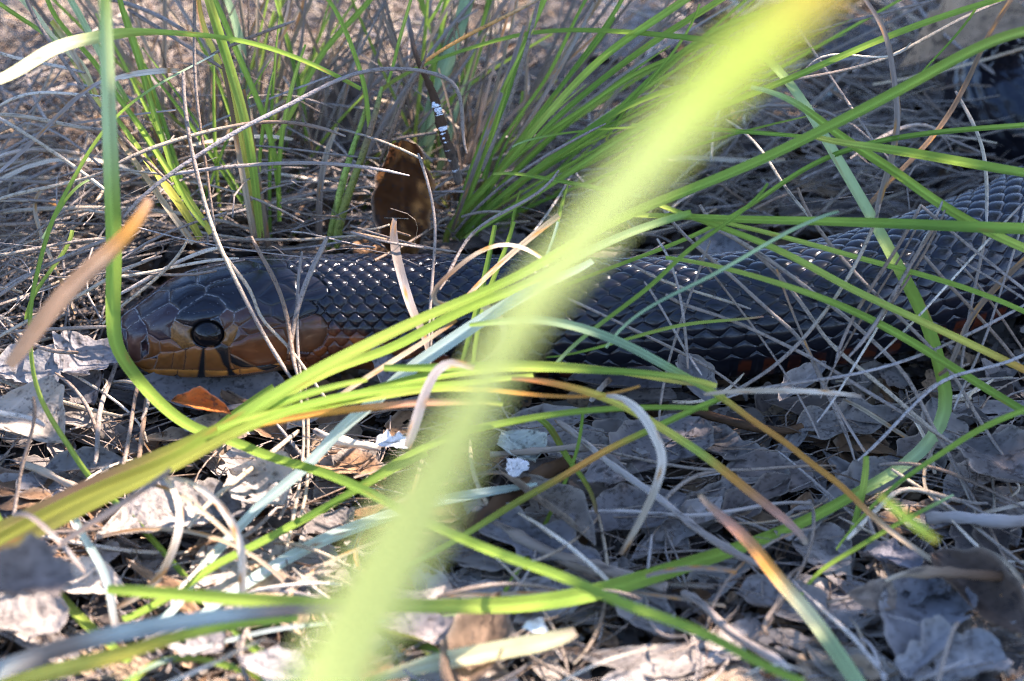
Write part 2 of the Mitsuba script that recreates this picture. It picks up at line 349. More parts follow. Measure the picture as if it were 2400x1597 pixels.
        Hh[m] = 0.40 * (1 - np.exp(-low / 0.55)) + 0.10 * np.clip(low / 4, 0, 1) - 0.22
    chin = ~inside & (hq > 118) & (hs < 42)
    Ch[chin] = np.array([0.10, 0.055, 0.03]) * (0.8 + 0.4 * nz.ravel()[head][chin])[:, None]
    Hh[chin] = -0.25
    capn = ~inside & (hs < 46) & ~chin & (hq < 112)
    Hh[capn & (hs < 30)] = 0.1
    line = np.exp(-(dist / 0.10) ** 2) * (inside | (hs < 40))
    Hh -= 0.12 * line
    # the seams carry pale dust on the snout and crown, dark skin lower down
    dust = meshkit.noise(np.stack([hs * 2.6, hq * 0.6, 0 * hs], -1), 12)
    crown = np.clip((70 - hq) / 20, 0, 1) * np.clip((34 - hs) / 6, 0, 1)
    pale = line * crown * np.clip((dust - 0.25) / 0.3, 0, 1)
    Ch = Ch * (1 - 0.85 * pale[:, None]) + np.array([0.42, 0.40, 0.38]) * 0.85 * pale[:, None]
    speck = np.clip((meshkit.noise(np.stack([hs * 6.5, hq * 1.5, 0 * hs], -1), 21) - 0.93) / 0.05, 0, 1) * crown
    Ch = Ch * (1 - 0.6 * speck[:, None]) + np.array([0.3, 0.29, 0.28]) * 0.6 * speck[:, None]
    dark = line * (1 - crown) * (hq > 10)
    front = np.clip((12 - hs) / 3, 0, 1)[:, None]
    Ch = Ch * (1 - 0.75 * dark[:, None]) + (np.array([0.30, 0.24, 0.21]) * front + np.array([0.015, 0.013, 0.012]) * (1 - front)) * 0.75 * dark[:, None]
    # black bars of the lips
    for b in BARS:
        g = shapely.Polygon(b).buffer(0)
        sd = np.where(shapely.contains_xy(g, hs, hq), 1.0, 0.0)
        d = shapely.distance(g.boundary, shapely.points(hs, hq)) * np.where(sd > 0, 1, -1)
        t = np.clip(d / 0.5 + 0.5, 0, 1)[:, None]
        Ch = Ch * (1 - t) + np.array([0.012, 0.011, 0.011]) * t
    # lip line between upper and lower jaw
    # nostril
    r2 = ((hs - 7.0) / 0.75) ** 2 + ((hq - 83) / 11.5) ** 2
    hole = np.exp(-r2 ** 2)
    Hh -= 1.1 * hole
    Ch = Ch * (1 - hole[:, None]) + np.array([0.045, 0.02, 0.02]) * hole[:, None]
    # eye socket
    r = np.sqrt(((hs - 21.72) / 3.65) ** 2 + ((hq - 69.3) / 13.6) ** 2)
    Hh = np.where(r < 1.0, -0.9, Hh - 0.3 * np.exp(-((r - 1.0) / 0.06) ** 2))
    rim = np.exp(-((r - 1.0) / 0.055) ** 2)[:, None]
    Ch = Ch * (1 - rim) + np.array([0.012, 0.011, 0.010]) * rim
    # brow over the eye and the ridge of the snout
    Hh += 0.55 * np.exp(-((hq - 50) / 9) ** 2) * np.clip((hs - 8) / 6, 0, 1) * np.clip((30 - hs) / 5, 0, 1)
    Hh *= np.clip(hs / 1.5, 0.1, 1)
    H.ravel()[head] = Hh
    Cf = C.reshape(-1, 3)
    Cf[head] = Ch
    V = base + N * H[..., None] / 1000
    nr, nc = S.shape
    i = np.arange(nr - 1)[:, None] * nc
    a, b = np.arange(nc)[None], (np.arange(nc)[None] + 1) % nc
    F = np.concatenate([np.stack([i + a, i + nc + a, i + nc + b], -1).reshape(-1, 3), np.stack([i + a, i + nc + b, i + b], -1).reshape(-1, 3)])
    V = V.reshape(-1, 3)
    tip, end = len(V), len(V) + 1
    V = np.vstack([V, skin(0, 0) * 0.5 + skin(0, 180) * 0.5 + [[-0.0003, 0, 0]], skin(SMAX, 0) * 0.5 + skin(SMAX, 180) * 0.5])
    F = np.vstack([F, np.stack([np.full(nc, tip), a[0], b[0]], -1), np.stack([np.full(nc, end), (nr - 1) * nc + b[0], (nr - 1) * nc + a[0]], -1)])
    Cf = np.vstack([Cf, Cf[:1], Cf[-1:]])
    if np.einsum("ij,ij->", V[F[:, 0]], np.cross(V[F[:, 1]], V[F[:, 2]])) < 0:
        F = F[:, ::-1]
    put("snake", (V, F), "snake_skin", np.clip(Cf, 0.004, 0.8), label="glossy blue-black snake with rust brown lips lying along the litter under the grass", cat="snake")
    # eyes
    import trimesh
    for sg in (1, -1):
        c = skin(21.72, sg * 69.3)
        ax = skin(22.7, sg * 69.3) - skin(20.7, sg * 69.3)
        ay = skin(21.72, sg * 72.3) - skin(21.72, sg * 66.3)
        ax /= np.linalg.norm(ax); ay /= np.linalg.norm(ay)
        az = np.cross(ax, ay); az *= np.sign(az @ np.array([0, -sg, 0.2]))
        ball = trimesh.creation.icosphere(subdivisions=4)
        v = ball.vertices * [3.62e-3, 3.05e-3, 2.7e-3]
        f = ball.faces
        R = np.stack([ax, ay, az])
        if np.linalg.det(R) < 0:
            f = f[:, ::-1]
        put(key("snake__eye"), (c - az * 0.0011 + v @ R, f), "eye_gloss", label="round glossy black eye" if sg > 0 else None)


build_snake()


# ------------------------------------------------------------------ the ground: one sheet to the horizon, dark leaf mould
def ground_z(x, y):
    p = np.stack([np.asarray(x, float), np.asarray(y, float), 0 * np.asarray(x, float)], -1)
    near = np.clip(1 - np.hypot(p[..., 0], p[..., 1]) / 2.0, 0, 1)
    return (-0.0085 + 0.0075 * (meshkit.fbm(p * 26, 4, 2) - 0.5)) * near - 0.004 * (1 - near)


def build_ground():
    fine = np.arange(-0.42, 0.4201, 0.004)
    far = 0.42 * 1.22 ** np.arange(1, 26)
    g = np.r_[-far[::-1], fine, far]
    X, Y = np.meshgrid(g, g, indexing="ij")
    V = np.stack([X, Y, ground_z(X, Y)], -1).reshape(-1, 3)
    n = len(g)
    i = (np.arange(n - 1)[:, None] * n + np.arange(n - 1)[None]).ravel()
    put("ground", (V, np.stack([i, i + n, i + n + 1, i + 1], -1)), "soil", label="dark leaf mould under the litter and grass", kind="structure")


build_ground()

# ------------------------------------------------------------------ builders of strands and leaves
INK = {"g": (0.25, 0.36, 0.060), "gd": (0.15, 0.25, 0.045), "gy": (0.36, 0.44, 0.085), "y": (0.58, 0.52, 0.10), "py": (0.74, 0.69, 0.38), "o": (0.60, 0.29, 0.07), "r": (0.56, 0.29, 0.19),
       "t": (0.42, 0.335, 0.225), "wg": (0.38, 0.45, 0.15), "sa": (0.62, 0.36, 0.20), "w": (0.66, 0.56, 0.42), "b": (0.20, 0.132, 0.082), "k": (0.26, 0.21, 0.168), "kb": (0.25, 0.195, 0.148), "s": (0.50, 0.60, 0.50), "pg": (0.44, 0.55, 0.26),
       "ol": (0.24, 0.25, 0.05), "bg": (0.40, 0.46, 0.42), "db": (0.085, 0.045, 0.022), "gr": (0.38, 0.33, 0.285), "mg": (0.26, 0.36, 0.20)}
rs = np.random.default_rng(11)


def ink(names, n):
    return along([INK[k] for k in names.split()], n) if isinstance(names, str) else along(names, n)


def ribbon(P, w, col, roll=0.0, fold=0.22, twist=0.0, rng=rs, spots=0.0, rib=0.25):
    """A grass blade: a keeled strip along the points P, as wide as w (metres)."""
    n = len(P)
    t = np.gradient(P, axis=0)
    t /= np.linalg.norm(t, axis=1, keepdims=True) + 1e-12
    f = np.array([0.1, -0.62, 0.78])
    side = np.cross(t, f)
    bad = np.linalg.norm(side, axis=1, keepdims=True)
    side = side / np.maximum(bad, 1e-6)
    nor = np.cross(side, t)
    a = (roll + twist * np.linspace(0, 1, n))[:, None]
    side, nor = side * np.cos(a) + nor * np.sin(a), nor * np.cos(a) - side * np.sin(a)
    js = np.array([-1, -0.72, -0.36, 0, 0.36, 0.72, 1.0])
    V = P[:, None] + side[:, None] * (js[:, None] * w[:, None, None] / 2) - nor[:, None] * ((1 - np.abs(js) ** 1.3)[:, None] * (fold * w)[:, None, None])
    u = rng.uniform(0, 99)
    S = np.linspace(0, 1, n)[:, None] * np.ones(7)
    J = np.ones((n, 1)) * js
    streak = meshkit.noise(np.stack([J * 4.2 + u, S * 3 + u, 0 * S], -1), 1)
    patch = meshkit.fbm(np.stack([J * 0.6 + u, S * 14 + u, 0 * S + 3], -1), 2, 4)
    C = col[:, None] * (0.62 + 0.46 * streak + 0.34 * patch)[..., None]
    C = C * (1 + rib * np.exp(-(J / 0.2) ** 2))[..., None]
    if spots:
        m = np.clip((meshkit.noise(np.stack([J * 1.3 + u, S * 40, 0 * S + 7], -1), 6) - (1 - spots)) / 0.06, 0, 1)[..., None]
        C = C * (1 - m) + np.array([0.42, 0.20, 0.06]) * m
    k = (np.arange(n - 1)[:, None] * 7 + np.arange(6)[None]).ravel()
    return V.reshape(-1, 3), np.stack([k, k + 1, k + 8, k + 7], -1), np.clip(C.reshape(-1, 3), 0.004, 0.85)


def tube(P, r, col, rng=rs, sides=6, flat=0.75, speck=0.12, knots=0.0, lump=0.10):
    n = len(P)
    t = np.gradient(P, axis=0)
    t /= np.linalg.norm(t, axis=1, keepdims=True) + 1e-12
    f = np.array([0.31, -0.55, 0.78])
    a = np.cross(t, f); a /= np.linalg.norm(a, axis=1, keepdims=True) + 1e-9
    b = np.cross(a, t)
    u = rng.uniform(0, 99)
    S = np.linspace(0, 1, n)
    r = r * (1 - lump + 2 * lump * meshkit.noise(np.stack([S * n * 0.45 + u, 0 * S, 0 * S], -1), 2))
    if knots:
        r = r * (1 + knots * np.clip((meshkit.noise(np.stack([S * n * 0.8 + u, 0 * S + 5, 0 * S], -1), 3) - 0.6) / 0.2, 0, 1))
    th = np.linspace(0, 2 * np.pi, sides, endpoint=False) + u
    V = P[:, None] + r[:, None, None] * (np.cos(th)[:, None] * a[:, None] + flat * np.sin(th)[:, None] * b[:, None])
    SS, TH = S[:, None] * np.ones(sides), np.ones((n, 1)) * th
    C = col[:, None] * (0.72 + 0.5 * meshkit.fbm(np.stack([SS * n * 0.35 + u, np.cos(TH) * 1.3, np.sin(TH) * 1.3], -1), 2, 3))[..., None]
    m = np.clip((meshkit.noise(np.stack([SS * n * 1.1 + u, np.cos(TH) * 2, np.sin(TH) * 2], -1), 9) - (1 - speck)) / 0.05, 0, 1)[..., None]
    C = C * (1 - 0.8 * m) + np.array([0.03, 0.025, 0.022]) * 0.8 * m
    V = np.concatenate([V.reshape(-1, 3), P[:1], P[-1:]])
    C = np.concatenate([C.reshape(-1, 3), C[:1, 0], C[-1:, 0]])
    i, k = np.arange(n - 1)[:, None] * sides, np.arange(sides)[None]
    k2 = (k + 1) % sides
    F = np.concatenate([np.stack([i + k, i + k2, i + sides + k2], -1).reshape(-1, 3), np.stack([i + k, i + sides + k2, i + sides + k], -1).reshape(-1, 3),
                        np.stack([np.full(sides, n * sides), k2[0], k[0]], -1), np.stack([np.full(sides, n * sides + 1), (n - 1) * sides + k[0], (n - 1) * sides + k2[0]], -1)])
    return V, F, np.clip(C, 0.004, 0.85)


def leaf(shape, L, W, col, rng, curl=0.3, bend=0.2, wave=0.1, holes=0.0, nu=26, nv=12, vein=0.35, spot=0.3, tear=0.0):
    """A dead leaf lying along +x from 0 to L, face up: (vertices, faces, colours). shape: 'lance', 'oak', 'obovate', 'chip'."""
    u = np.linspace(0, 1, nu)
    if shape == "oak":
        half = 0.62 * np.sin(np.pi * np.clip(u, 0, 1) ** 0.8) ** 0.7 + 0.22 * np.sin(np.pi * u) * np.sin(2 * np.pi * (2.4 * u - 0.1))
        half = np.maximum(half, 0.07) * (u < 0.97) + 0.02
    elif shape == "obovate":
        half = np.sin(np.pi * u ** 1.5) ** 0.75
    elif shape == "broad":
        half = np.clip(np.sin(np.pi * np.clip(u * 0.9 + 0.06, 0, 1)) ** 0.5, 0.05, 1) * (0.82 + 0.25 * u)
    elif shape == "chip":
        half = (np.sin(np.pi * np.clip(u * 0.94 + 0.03, 0, 1)) ** 0.35) * (0.7 + 0.6 * meshkit.noise(np.stack([u * 5 + rng.uniform(0, 90), 0 * u, 0 * u], -1), 3))
    else:
        half = np.sin(np.pi * u ** 0.92) ** 0.85
    r0, r1 = rng.uniform(0, 50, 2)
    ragged = 1 + (0.10 + tear) * (meshkit.noise(np.stack([u * 11 + r0, 0 * u, 0 * u], -1), 1)[:, None] - 0.5) * 2
    ragged2 = 1 + (0.10 + tear) * (meshkit.noise(np.stack([u * 11 + r0, 0 * u + 9, 0 * u], -1), 1)[:, None] - 0.5) * 2
    v = np.linspace(-1, 1, nv)
    U, Vv = np.meshgrid(u, v, indexing="ij")
    hw = half[:, None] * np.where(Vv < 0, ragged, ragged2) * W / 2
    ang = curl * Vv * (0.6 + 0.8 * meshkit.noise(np.stack([U * 2 + r1, 0 * U, 0 * U], -1), 7))
    y = hw * Vv * np.sinc(ang / np.pi)
    z = hw * Vv * np.sin(ang) * 0.9
    x = U * L
    bz = bend * L * (2 * (U - 0.5) ** 2 - 0.5)
    z = z + bz + wave * W * (meshkit.fbm(np.stack([U * 4 + r0, Vv * 1.4 + r1, 0 * U], -1), 4, 5) - 0.5)
    vn = np.abs(((U * 6.5 - np.abs(Vv) * 1.2 * half[:, None]) % 1.0) - 0.5) * 2
    veins = np.maximum(np.exp(-(Vv * half[:, None] / 0.07) ** 2), 0.5 * np.exp(-((1 - vn) / 0.16) ** 2) * (np.abs(Vv) > 0.06))
    z = z - 0.025 * W * np.exp(-(Vv / 0.12) ** 2)
    P3 = np.stack([U * 6 * L / 0.03 + r0, Vv * 2.4 + r1, 0 * U], -1)
    mott = meshkit.fbm(P3, 4, 2)
    C = np.asarray(col, float)[None, None] * (0.55 + 0.9 * mott)[..., None]
    C = C * (1 + vein * veins)[..., None]
    edge = np.clip((np.abs(Vv) - 0.86) / 0.14, 0, 1)[..., None]
    C = C * (1 - 0.35 * edge) + np.array([0.42, 0.35, 0.27]) * 0.35 * edge
    m = np.clip((meshkit.noise(P3 * 3.1, 12) - 1 + spot * 0.5) / 0.08, 0, 1)[..., None]
    C = C * (1 - 0.75 * m) + np.array([0.03, 0.026, 0.024]) * 0.75 * m
    F = (np.arange(nu - 1)[:, None] * nv + np.arange(nv - 1)[None])
    if holes:
        gone = meshkit.noise(np.stack([U[:-1, :-1] * 7 + r1, Vv[:-1, :-1] * 2.2 + r0, 0 * U[:-1, :-1]], -1), 15) > 1 - holes
        F = F[~gone]
    F = F.ravel()
    return np.stack([x, y, z], -1).reshape(-1, 3), np.stack([F, F + nv, F + nv + 1, F + 1], -1), np.clip(C.reshape(-1, 3), 0.004, 0.85)


def frame(p, ex, up):
    ex = np.asarray(ex, float) / np.linalg.norm(ex)
    ez = np.asarray(up, float) - np.dot(up, ex) * ex
    ez /= np.linalg.norm(ez)
    return np.asarray(p, float), np.stack([ex, np.cross(ez, ex), ez])


def pose(mesh, fr):
    return mesh[0] @ fr[1] + fr[0], mesh[1], mesh[2]


def join(meshes):
    n = np.cumsum([0] + [len(m[0]) for m in meshes])
    tri = lambda f: np.vstack([f[:, [0, 1, 2]], f[:, [0, 2, 3]]]) if f.shape[1] == 4 else f
    return np.vstack([m[0] for m in meshes]), np.vstack([tri(m[1]) + a for m, a in zip(meshes, n)]), np.vstack([m[2] for m in meshes])


WHERE_X = [(300, "left of the snout"), (800, "{} the snake's head"), (1400, "{} the snake's neck"), (2050, "{} the snake's trunk"), (9999, "{} the bend at the right")]


def where(px, py):
    verb = "behind" if py < 570 else "over" if py < 880 else "in front of" if py < 1230 else "low in front of"
    for x, s in WHERE_X:
        if px < x:
            return (("far " if py < 300 else "level with and " if py < 880 else "nearer and ") + s) if x == 300 else s.format(verb)


# ------------------------------------------------------------------ dead leaves told apart one by one: survey position, length, width (survey units), heading in the picture, tilt, height (cm)
GREY, PALE, TAN, BROWN, DARK = (0.205, 0.18, 0.16), (0.29, 0.25, 0.21), (0.33, 0.235, 0.15), (0.21, 0.125, 0.07), (0.11, 0.09, 0.078)
LEAVES = [
    ("oak", 2005, 985, 270, 130, 8, (0.05, 0.1), 0.5, GREY, 0.12, "large flat grey dead leaf with a torn hole below the snake's trunk"),
    ("oak", 1755, 1110, 360, 120, 38, (0.0, -0.1), 0.5, GREY, 0.0, "grey dead leaf with a pale midrib under the orange tipped blade"),
    ("obovate", 1530, 1055, 260, 150, 32, (0.1, 0.0), 0.4, (0.21, 0.185, 0.175), 0.0, "broad grey dead leaf behind the looped pale stalk"),
    ("obovate", 1415, 1122, 120, 70, 5, (0.2, 0.1), 0.8, (0.25, 0.22, 0.21), 0.0, "small curled grey leaf lying on a bigger one right of the thin green blade"),
    ("lance", 1280, 1185, 270, 90, -38, (0.3, -0.5), 0.9, (0.21, 0.175, 0.14), 0.0, "long brown leaf with a pale rim under the green and brown blade"),
    ("lance", 1490, 1205, 240, 95, 18, (0.2, 0.2), 0.4, (0.17, 0.155, 0.15), 0.0, "slim dark grey leaf with a pale rim below the broad grey leaf"),
    ("lance", 1465, 897, 260, 70, -4, (0.5, 0.2), 0.7, (0.10, 0.09, 0.09), 0.0, "long dark leaf lying level just under the snake's trunk"),
    ("obovate", 1500, 935, 170, 60, 3, (0.1, 0.1), 0.3, (0.21, 0.18, 0.16), 0.0, "brown grey leaf half covered by the long dark leaf"),
    ("lance", 1635, 890, 130, 70, -62, (0.6, 0.5), 1.6, (0.24, 0.21, 0.19), 0.0, "rounded grey leaf tip held up by stalks against the snake's belly"),
    ("lance", 1880, 895, 150, 45, 38, (0.3, 0.3), 1.0, (0.27, 0.24, 0.22), 0.0, "folded narrow grey leaf with pale veins touching the snake's belly"),
    ("obovate", 2345, 1085, 210, 140, -30, (0.3, 0.3), 0.8, (0.20, 0.17, 0.15), 0.0, "domed grey brown leaf at the right edge below the bend"),
    ("oak", 2175, 1385, 160, 90, 20, (0.1, 0.1), 0.6, (0.25, 0.235, 0.23), 0.15, "grey lobed leaf with holes right of the small round brown leaf"),
    ("obovate", 2040, 1408, 105, 75, -15, (0.2, 0.1), 0.8, (0.26, 0.19, 0.135), 0.0, "small round brown leaf under the tan tipped blade"),
    ("chip", 2085, 1315, 120, 70, -20, (0.2, 0.0), 0.5, (0.20, 0.19, 0.20), 0.0, "torn blue grey leaf piece above the small round brown leaf"),
    ("obovate", 2165, 1480, 240, 160, 62, (0.0, 0.1), 0.5, (0.24, 0.225, 0.22), 0.05, "large flat grey leaf low at the right"),
    ("lance", 2310, 1400, 270, 110, -42, (0.5, 0.6), 0.9, (0.13, 0.09, 0.065), 0.0, "dark brown rolled leaf low at the right edge"),
    ("chip", 2235, 1562, 230, 120, 10, (0.0, 0.0), 0.5, (0.29, 0.27, 0.25), 0.1, "pale grey torn leaf in the bottom right corner"),
    ("lance", 65, 995, 190, 130, -25, (0.2, 0.2), 0.9, (0.42, 0.35, 0.27), 0.0, "sunlit tan leaf at the left edge below the orange stalk"),
    ("chip", 205, 842, 130, 85, 20, (0.3, 0.4), 0.9, (0.27, 0.25, 0.24), 0.1, "crumpled grey leaf just left of the snake's chin"),
    ("chip", 60, 885, 150, 100, -10, (0.2, 0.1), 0.7, (0.30, 0.285, 0.27), 0.1, "crumbling pale grey leaf left of the crumpled one"),
    ("obovate", 470, 915, 420, 170, -4, (0.0, 0.05), 0.3, (0.21, 0.19, 0.175), 0.0, "large flat grey brown leaf under the snake's chin"),
    ("lance", 472, 955, 140, 42, -12, (0.9, 0.5), 1.7, (0.40, 0.135, 0.035), 0.0, "small bright orange curled leaf in front of the chin"),
    ("obovate", 150, 900, 170, 90, -30, (0.1, 0.2), 0.5, (0.22, 0.205, 0.20), 0.0, "grey leaf with dark pits left of the chin"),
    ("obovate", 365, 1230, 260, 140, 10, (0.1, 0.1), 0.5, (0.40, 0.345, 0.29), 0.0, "sunlit tan leaf inside the curve of the pale curled stalk"),
    ("obovate", 510, 1205, 140, 110, 20, (0.1, 0.1), 0.4, (0.20, 0.185, 0.175), 0.0, "grey leaf right of the pale curled stalk"),
    ("obovate", 600, 1140, 150, 110, -30, (0.3, 0.4), 0.9, (0.42, 0.37, 0.32), 0.1, "pale leaf with a nibbled hole beside the silver blade"),
    ("lance", 200, 1092, 190, 60, 5, (0.2, 0.1), 0.5, (0.20, 0.185, 0.17), 0.0, "slim dark leaf above the green and brown bundle"),
    ("lance", 205, 1368, 170, 70, -8, (0.1, 0.3), 0.8, (0.52, 0.44, 0.36), 0.0, "pale sunlit leaf left of the grey bent stalk"),
    ("obovate", 55, 1450, 190, 120, 10, (0.1, 0.2), 0.8, (0.33, 0.285, 0.24), 0.0, "pale sunlit leaf at the left edge above the thick stalk"),
    ("obovate", 640, 1562, 160, 70, -12, (0.1, 0.2), 0.8, (0.50, 0.43, 0.37), 0.0, "pale pinkish leaf at the bottom left of the blurred stem"),
    ("chip", 460, 1510, 120, 80, 0, (0.1, 0.1), 0.5, (0.42, 0.37, 0.33), 0.1, "pale torn leaf above the dark green bottom blade"),
    ("lance", 1000, 1485, 200, 70, -6, (0.1, 0.1), 0.6, (0.36, 0.31, 0.28), 0.0, "pinkish grey leaf right of the blurred stem near the bottom"),
    ("lance", 1115, 1520, 240, 120, 66, (0.3, 0.3), 0.8, (0.24, 0.165, 0.11), 0.0, "brown leaf standing on edge near the bottom middle"),
    ("oak", 1265, 1268, 290, 130, -22, (0.1, 0.2), 0.6, (0.20, 0.185, 0.185), 0.05, "lobed dark grey oak leaf below the long brown leaf"),
    ("lance", 930, 850, 120, 95, 55, (0.2, 0.6), 1.0, (0.22, 0.20, 0.20), 0.0, "pointed grey leaf against the underside of the neck"),
    ("obovate", 2260, 92, 370, 150, 24, (0.4, 0.5), 3.2, (0.38, 0.27, 0.175), 0.0, "large tan curled leaf at the top right"),
    ("chip", 918, 1043, 72, 36, -5, (0.1, 0.1), 1.2, (0.62, 0.63, 0.65), 0.0, "white lichen flake in front of the neck"),
    ("chip", 1213, 1098, 46, 36, 50, (0.1, 0.4), 1.0, (0.68, 0.66, 0.66), 0.0, "white papery flake right of the blurred stem"),
    ("obovate", 1215, 1045, 100, 80, -40, (0.2, 0.3), 0.9, (0.42, 0.44, 0.38), 0.0, "greenish grey flake right of the blurred stem"),
    ("chip", 1255, 1475, 50, 25, -15, (0.1, 0.2), 0.9, (0.78, 0.78, 0.80), 0.0, "tiny white flake low in the middle"),
    ("obovate", 1450, 105, 330, 170, 12, (0.0, 0.1), 0.5, (0.42, 0.37, 0.33), 0.0, "pale leaf on the far ground behind the fan of grass"),
    ("obovate", 1700, 120, 220, 130, -12, (0.0, 0.1), 0.5, (0.27, 0.25, 0.24), 0.0, "grey leaf on the far ground beside the top of the blurred stem"),
    ("lance", 1960, 95, 330, 110, -8, (0.1, 0.1), 0.5, (0.20, 0.19, 0.19), 0.0, "dark grey leaf on the far ground left of the tan curled leaf"),
    ("chip", 60, 1362, 190, 80, 8, (0.6, 0.6), 4.5, (0.21, 0.175, 0.15), 0.0, "blurred grey brown leaf caught on stalks at the left edge"),
    ("lance", 1690, 575, 130, 60, -25, (0.1, 0.3), 1.0, (0.26, 0.245, 0.24), 0.0, "pale grey leaf touching the back of the snake's trunk"),
]


def build_leaves():
    rng = np.random.default_rng(21)
    for shape, px, py, L, W, ang, (curl, tilt), h, col, holes, text in LEAVES:
        a = math.radians(ang)
        d = np.array([math.cos(a), math.sin(a) / SP, 0])
        Lm = L * 1e-4 * np.linalg.norm(d)
        Wm = W * 1e-4 * (1 + 0.7 * abs(math.cos(a)))
        c = at(px, py, h / 100)
        up = np.array([rng.normal(0, 0.08), -0.8 * tilt, 1.0])
        n = 58 if L > 150 else 36
        m = leaf(shape, Lm, Wm, np.array(col) * (0.8 if max(col) < 0.6 else 0.9), rng, curl=0.35 + curl, bend=rng.uniform(-0.05, 0.16), wave=0.16, holes=holes, nu=n, nv=26, tear=0.15 if shape == "chip" else 0.03)
        m = (m[0] - [Lm / 2, 0, 0], m[1], m[2])
        put(key("dead_leaf"), *(lambda q: ((q[0], q[1]), "litter_leaf", q[2]))(pose(m, frame(c, d / np.linalg.norm(d), up))), label=text, cat="dead leaf", group="dead leaves of the litter")
    # two leaves that stand upright behind the neck
    for (px, py, h, L, W, lean, col, text) in ((945, 612, 1.9, 0.0290, 0.0160, (0.0, 0.22, 1.0), (0.062, 0.026, 0.011), "dark brown broken leaf standing upright behind the neck"),
                                              (745, 470, 1.2, 0.030, 0.016, (0.32, 0.5, 1.0), (0.17, 0.13, 0.105), "grey brown leaf leaning upright behind the green stalk")):
        m = leaf("broad", L, W, col, rng, curl=0.75, bend=0.10, wave=0.20, nu=46, nv=30, tear=0.09, spot=0.25, vein=0.35)
        if L < 0.03:
            t = np.clip((meshkit.fbm(m[0] * 190 + 3, 3, 8) * 1.3 - 0.66 + (0.5 * (0.5 - m[0][:, 0] / L)) - 0.25 * m[0][:, 1] / W) / 0.25, 0, 1)[:, None]
            m = (m[0], m[1], m[2] * (1 - t) + np.array([0.34, 0.155, 0.05]) * t * (0.6 + 0.8 * meshkit.noise(m[0] * 900, 3)[:, None]))
        ex = np.array(lean) / np.linalg.norm(lean)
        put(key("dead_leaf"), *(lambda q: ((q[0], q[1]), "litter_leaf", np.clip(q[2], 0.004, 0.8)))(pose(m, frame(at(px, py, h / 100), ex, [0.1, -1, 0.3]))), label=text, cat="dead leaf")
    # the scattered rest: whole leaves are things, crumbs are one heap
    bins = {}
    for i in range(250):
        if i < 180:
            px, py = rng.uniform(-60, 2460), rng.uniform(900, 1640)
        else:
            px, py = rng.uniform(-100, 2500), rng.uniform(-60, 620)
        L, W = rng.uniform(0.016, 0.036), rng.uniform(0.008, 0.015)
        g = rng.uniform(0, 2 * np.pi)
        tone = rng.uniform(0.65, 1.35)
        sunny = px < 1150 and py > 960 or py > 1440 or py < 330 and px < 1800  # paler leaves chosen in the sun patches: sunlight put into their colour
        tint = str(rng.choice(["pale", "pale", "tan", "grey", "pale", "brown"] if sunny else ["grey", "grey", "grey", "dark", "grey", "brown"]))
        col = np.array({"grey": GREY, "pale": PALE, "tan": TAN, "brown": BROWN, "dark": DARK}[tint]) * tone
        p = at(px, py, rng.uniform(-0.002, 0.003))
        if abs(p[1] + 0.012) < 0.022 and p[0] > -0.09:
            p[2] -= 0.004
        k = int(rng.integers(0, 4))
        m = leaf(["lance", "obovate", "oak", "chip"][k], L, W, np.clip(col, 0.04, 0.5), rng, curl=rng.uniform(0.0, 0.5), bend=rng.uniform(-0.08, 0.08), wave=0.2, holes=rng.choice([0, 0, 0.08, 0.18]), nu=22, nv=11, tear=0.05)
        m = (m[0] - [L / 2, 0, 0], m[1], m[2])
        up = [rng.normal(0, 0.16), rng.normal(-0.05, 0.16), 1]
        q = pose(m, frame(p, [math.cos(g), math.sin(g), rng.normal(0, 0.12)], up))
        w = where(px, py)
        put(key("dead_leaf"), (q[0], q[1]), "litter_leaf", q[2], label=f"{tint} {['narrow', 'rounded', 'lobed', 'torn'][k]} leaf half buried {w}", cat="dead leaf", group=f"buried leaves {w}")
    def heap(count, box, sizes, lift, tilt, hole=None):
        """Many bits of leaf from a few patterns, as one mesh."""
        pats = [leaf("chip", 1.0, rng.uniform(0.35, 0.8), (1, 1, 1), rng, curl=rng.uniform(0, 0.9), bend=rng.uniform(-0.2, 0.2), wave=0.3, nu=6, nv=4, tear=0.3, vein=0.15, spot=0.2) for _ in range(24)]
        inks_ = np.array([GREY, GREY, PALE, TAN, BROWN, DARK, DARK])
        out = []
        for pat in pats:
            k = count // len(pats)
            xy = rng.uniform([box[0], box[2]], [box[1], box[3]], (k, 2))
            if hole:
                xy = xy[(np.abs(xy[:, 0]) > hole[0]) | (np.abs(xy[:, 1]) > hole[1])]
                k = len(xy)
            g = rng.uniform(0, 2 * np.pi, k)
            ez = np.c_[rng.normal(0, tilt, (k, 2)), np.ones(k)]
            ez /= np.linalg.norm(ez, axis=1, keepdims=True)
            ex = np.c_[np.cos(g), np.sin(g), 0 * g]
            ex -= (ex * ez).sum(1, keepdims=True) * ez
            ex /= np.linalg.norm(ex, axis=1, keepdims=True)
            ey = np.cross(ez, ex)
            L = np.exp(rng.uniform(np.log(sizes[0]), np.log(sizes[1]), k))
            p = pat[0]
            v = L[:, None, None] * (p[None, :, :1] * ex[:, None] + p[None, :, 1:2] * ey[:, None] + p[None, :, 2:] * ez[:, None])
            v += np.c_[xy, ground_z(xy[:, 0], xy[:, 1]) + rng.uniform(0.0004, lift, k)][:, None]
            c = pat[2][None] * (inks_[rng.integers(0, len(inks_), k)] * rng.uniform(0.35, 1.45, k)[:, None])[:, None]
            f = np.vstack([pat[1][:, [0, 1, 2]], pat[1][:, [0, 2, 3]]])
            out.append((v.reshape(-1, 3), (f[None] + (np.arange(k) * len(p))[:, None, None]).reshape(-1, 3), c.reshape(-1, 3)))
        return out
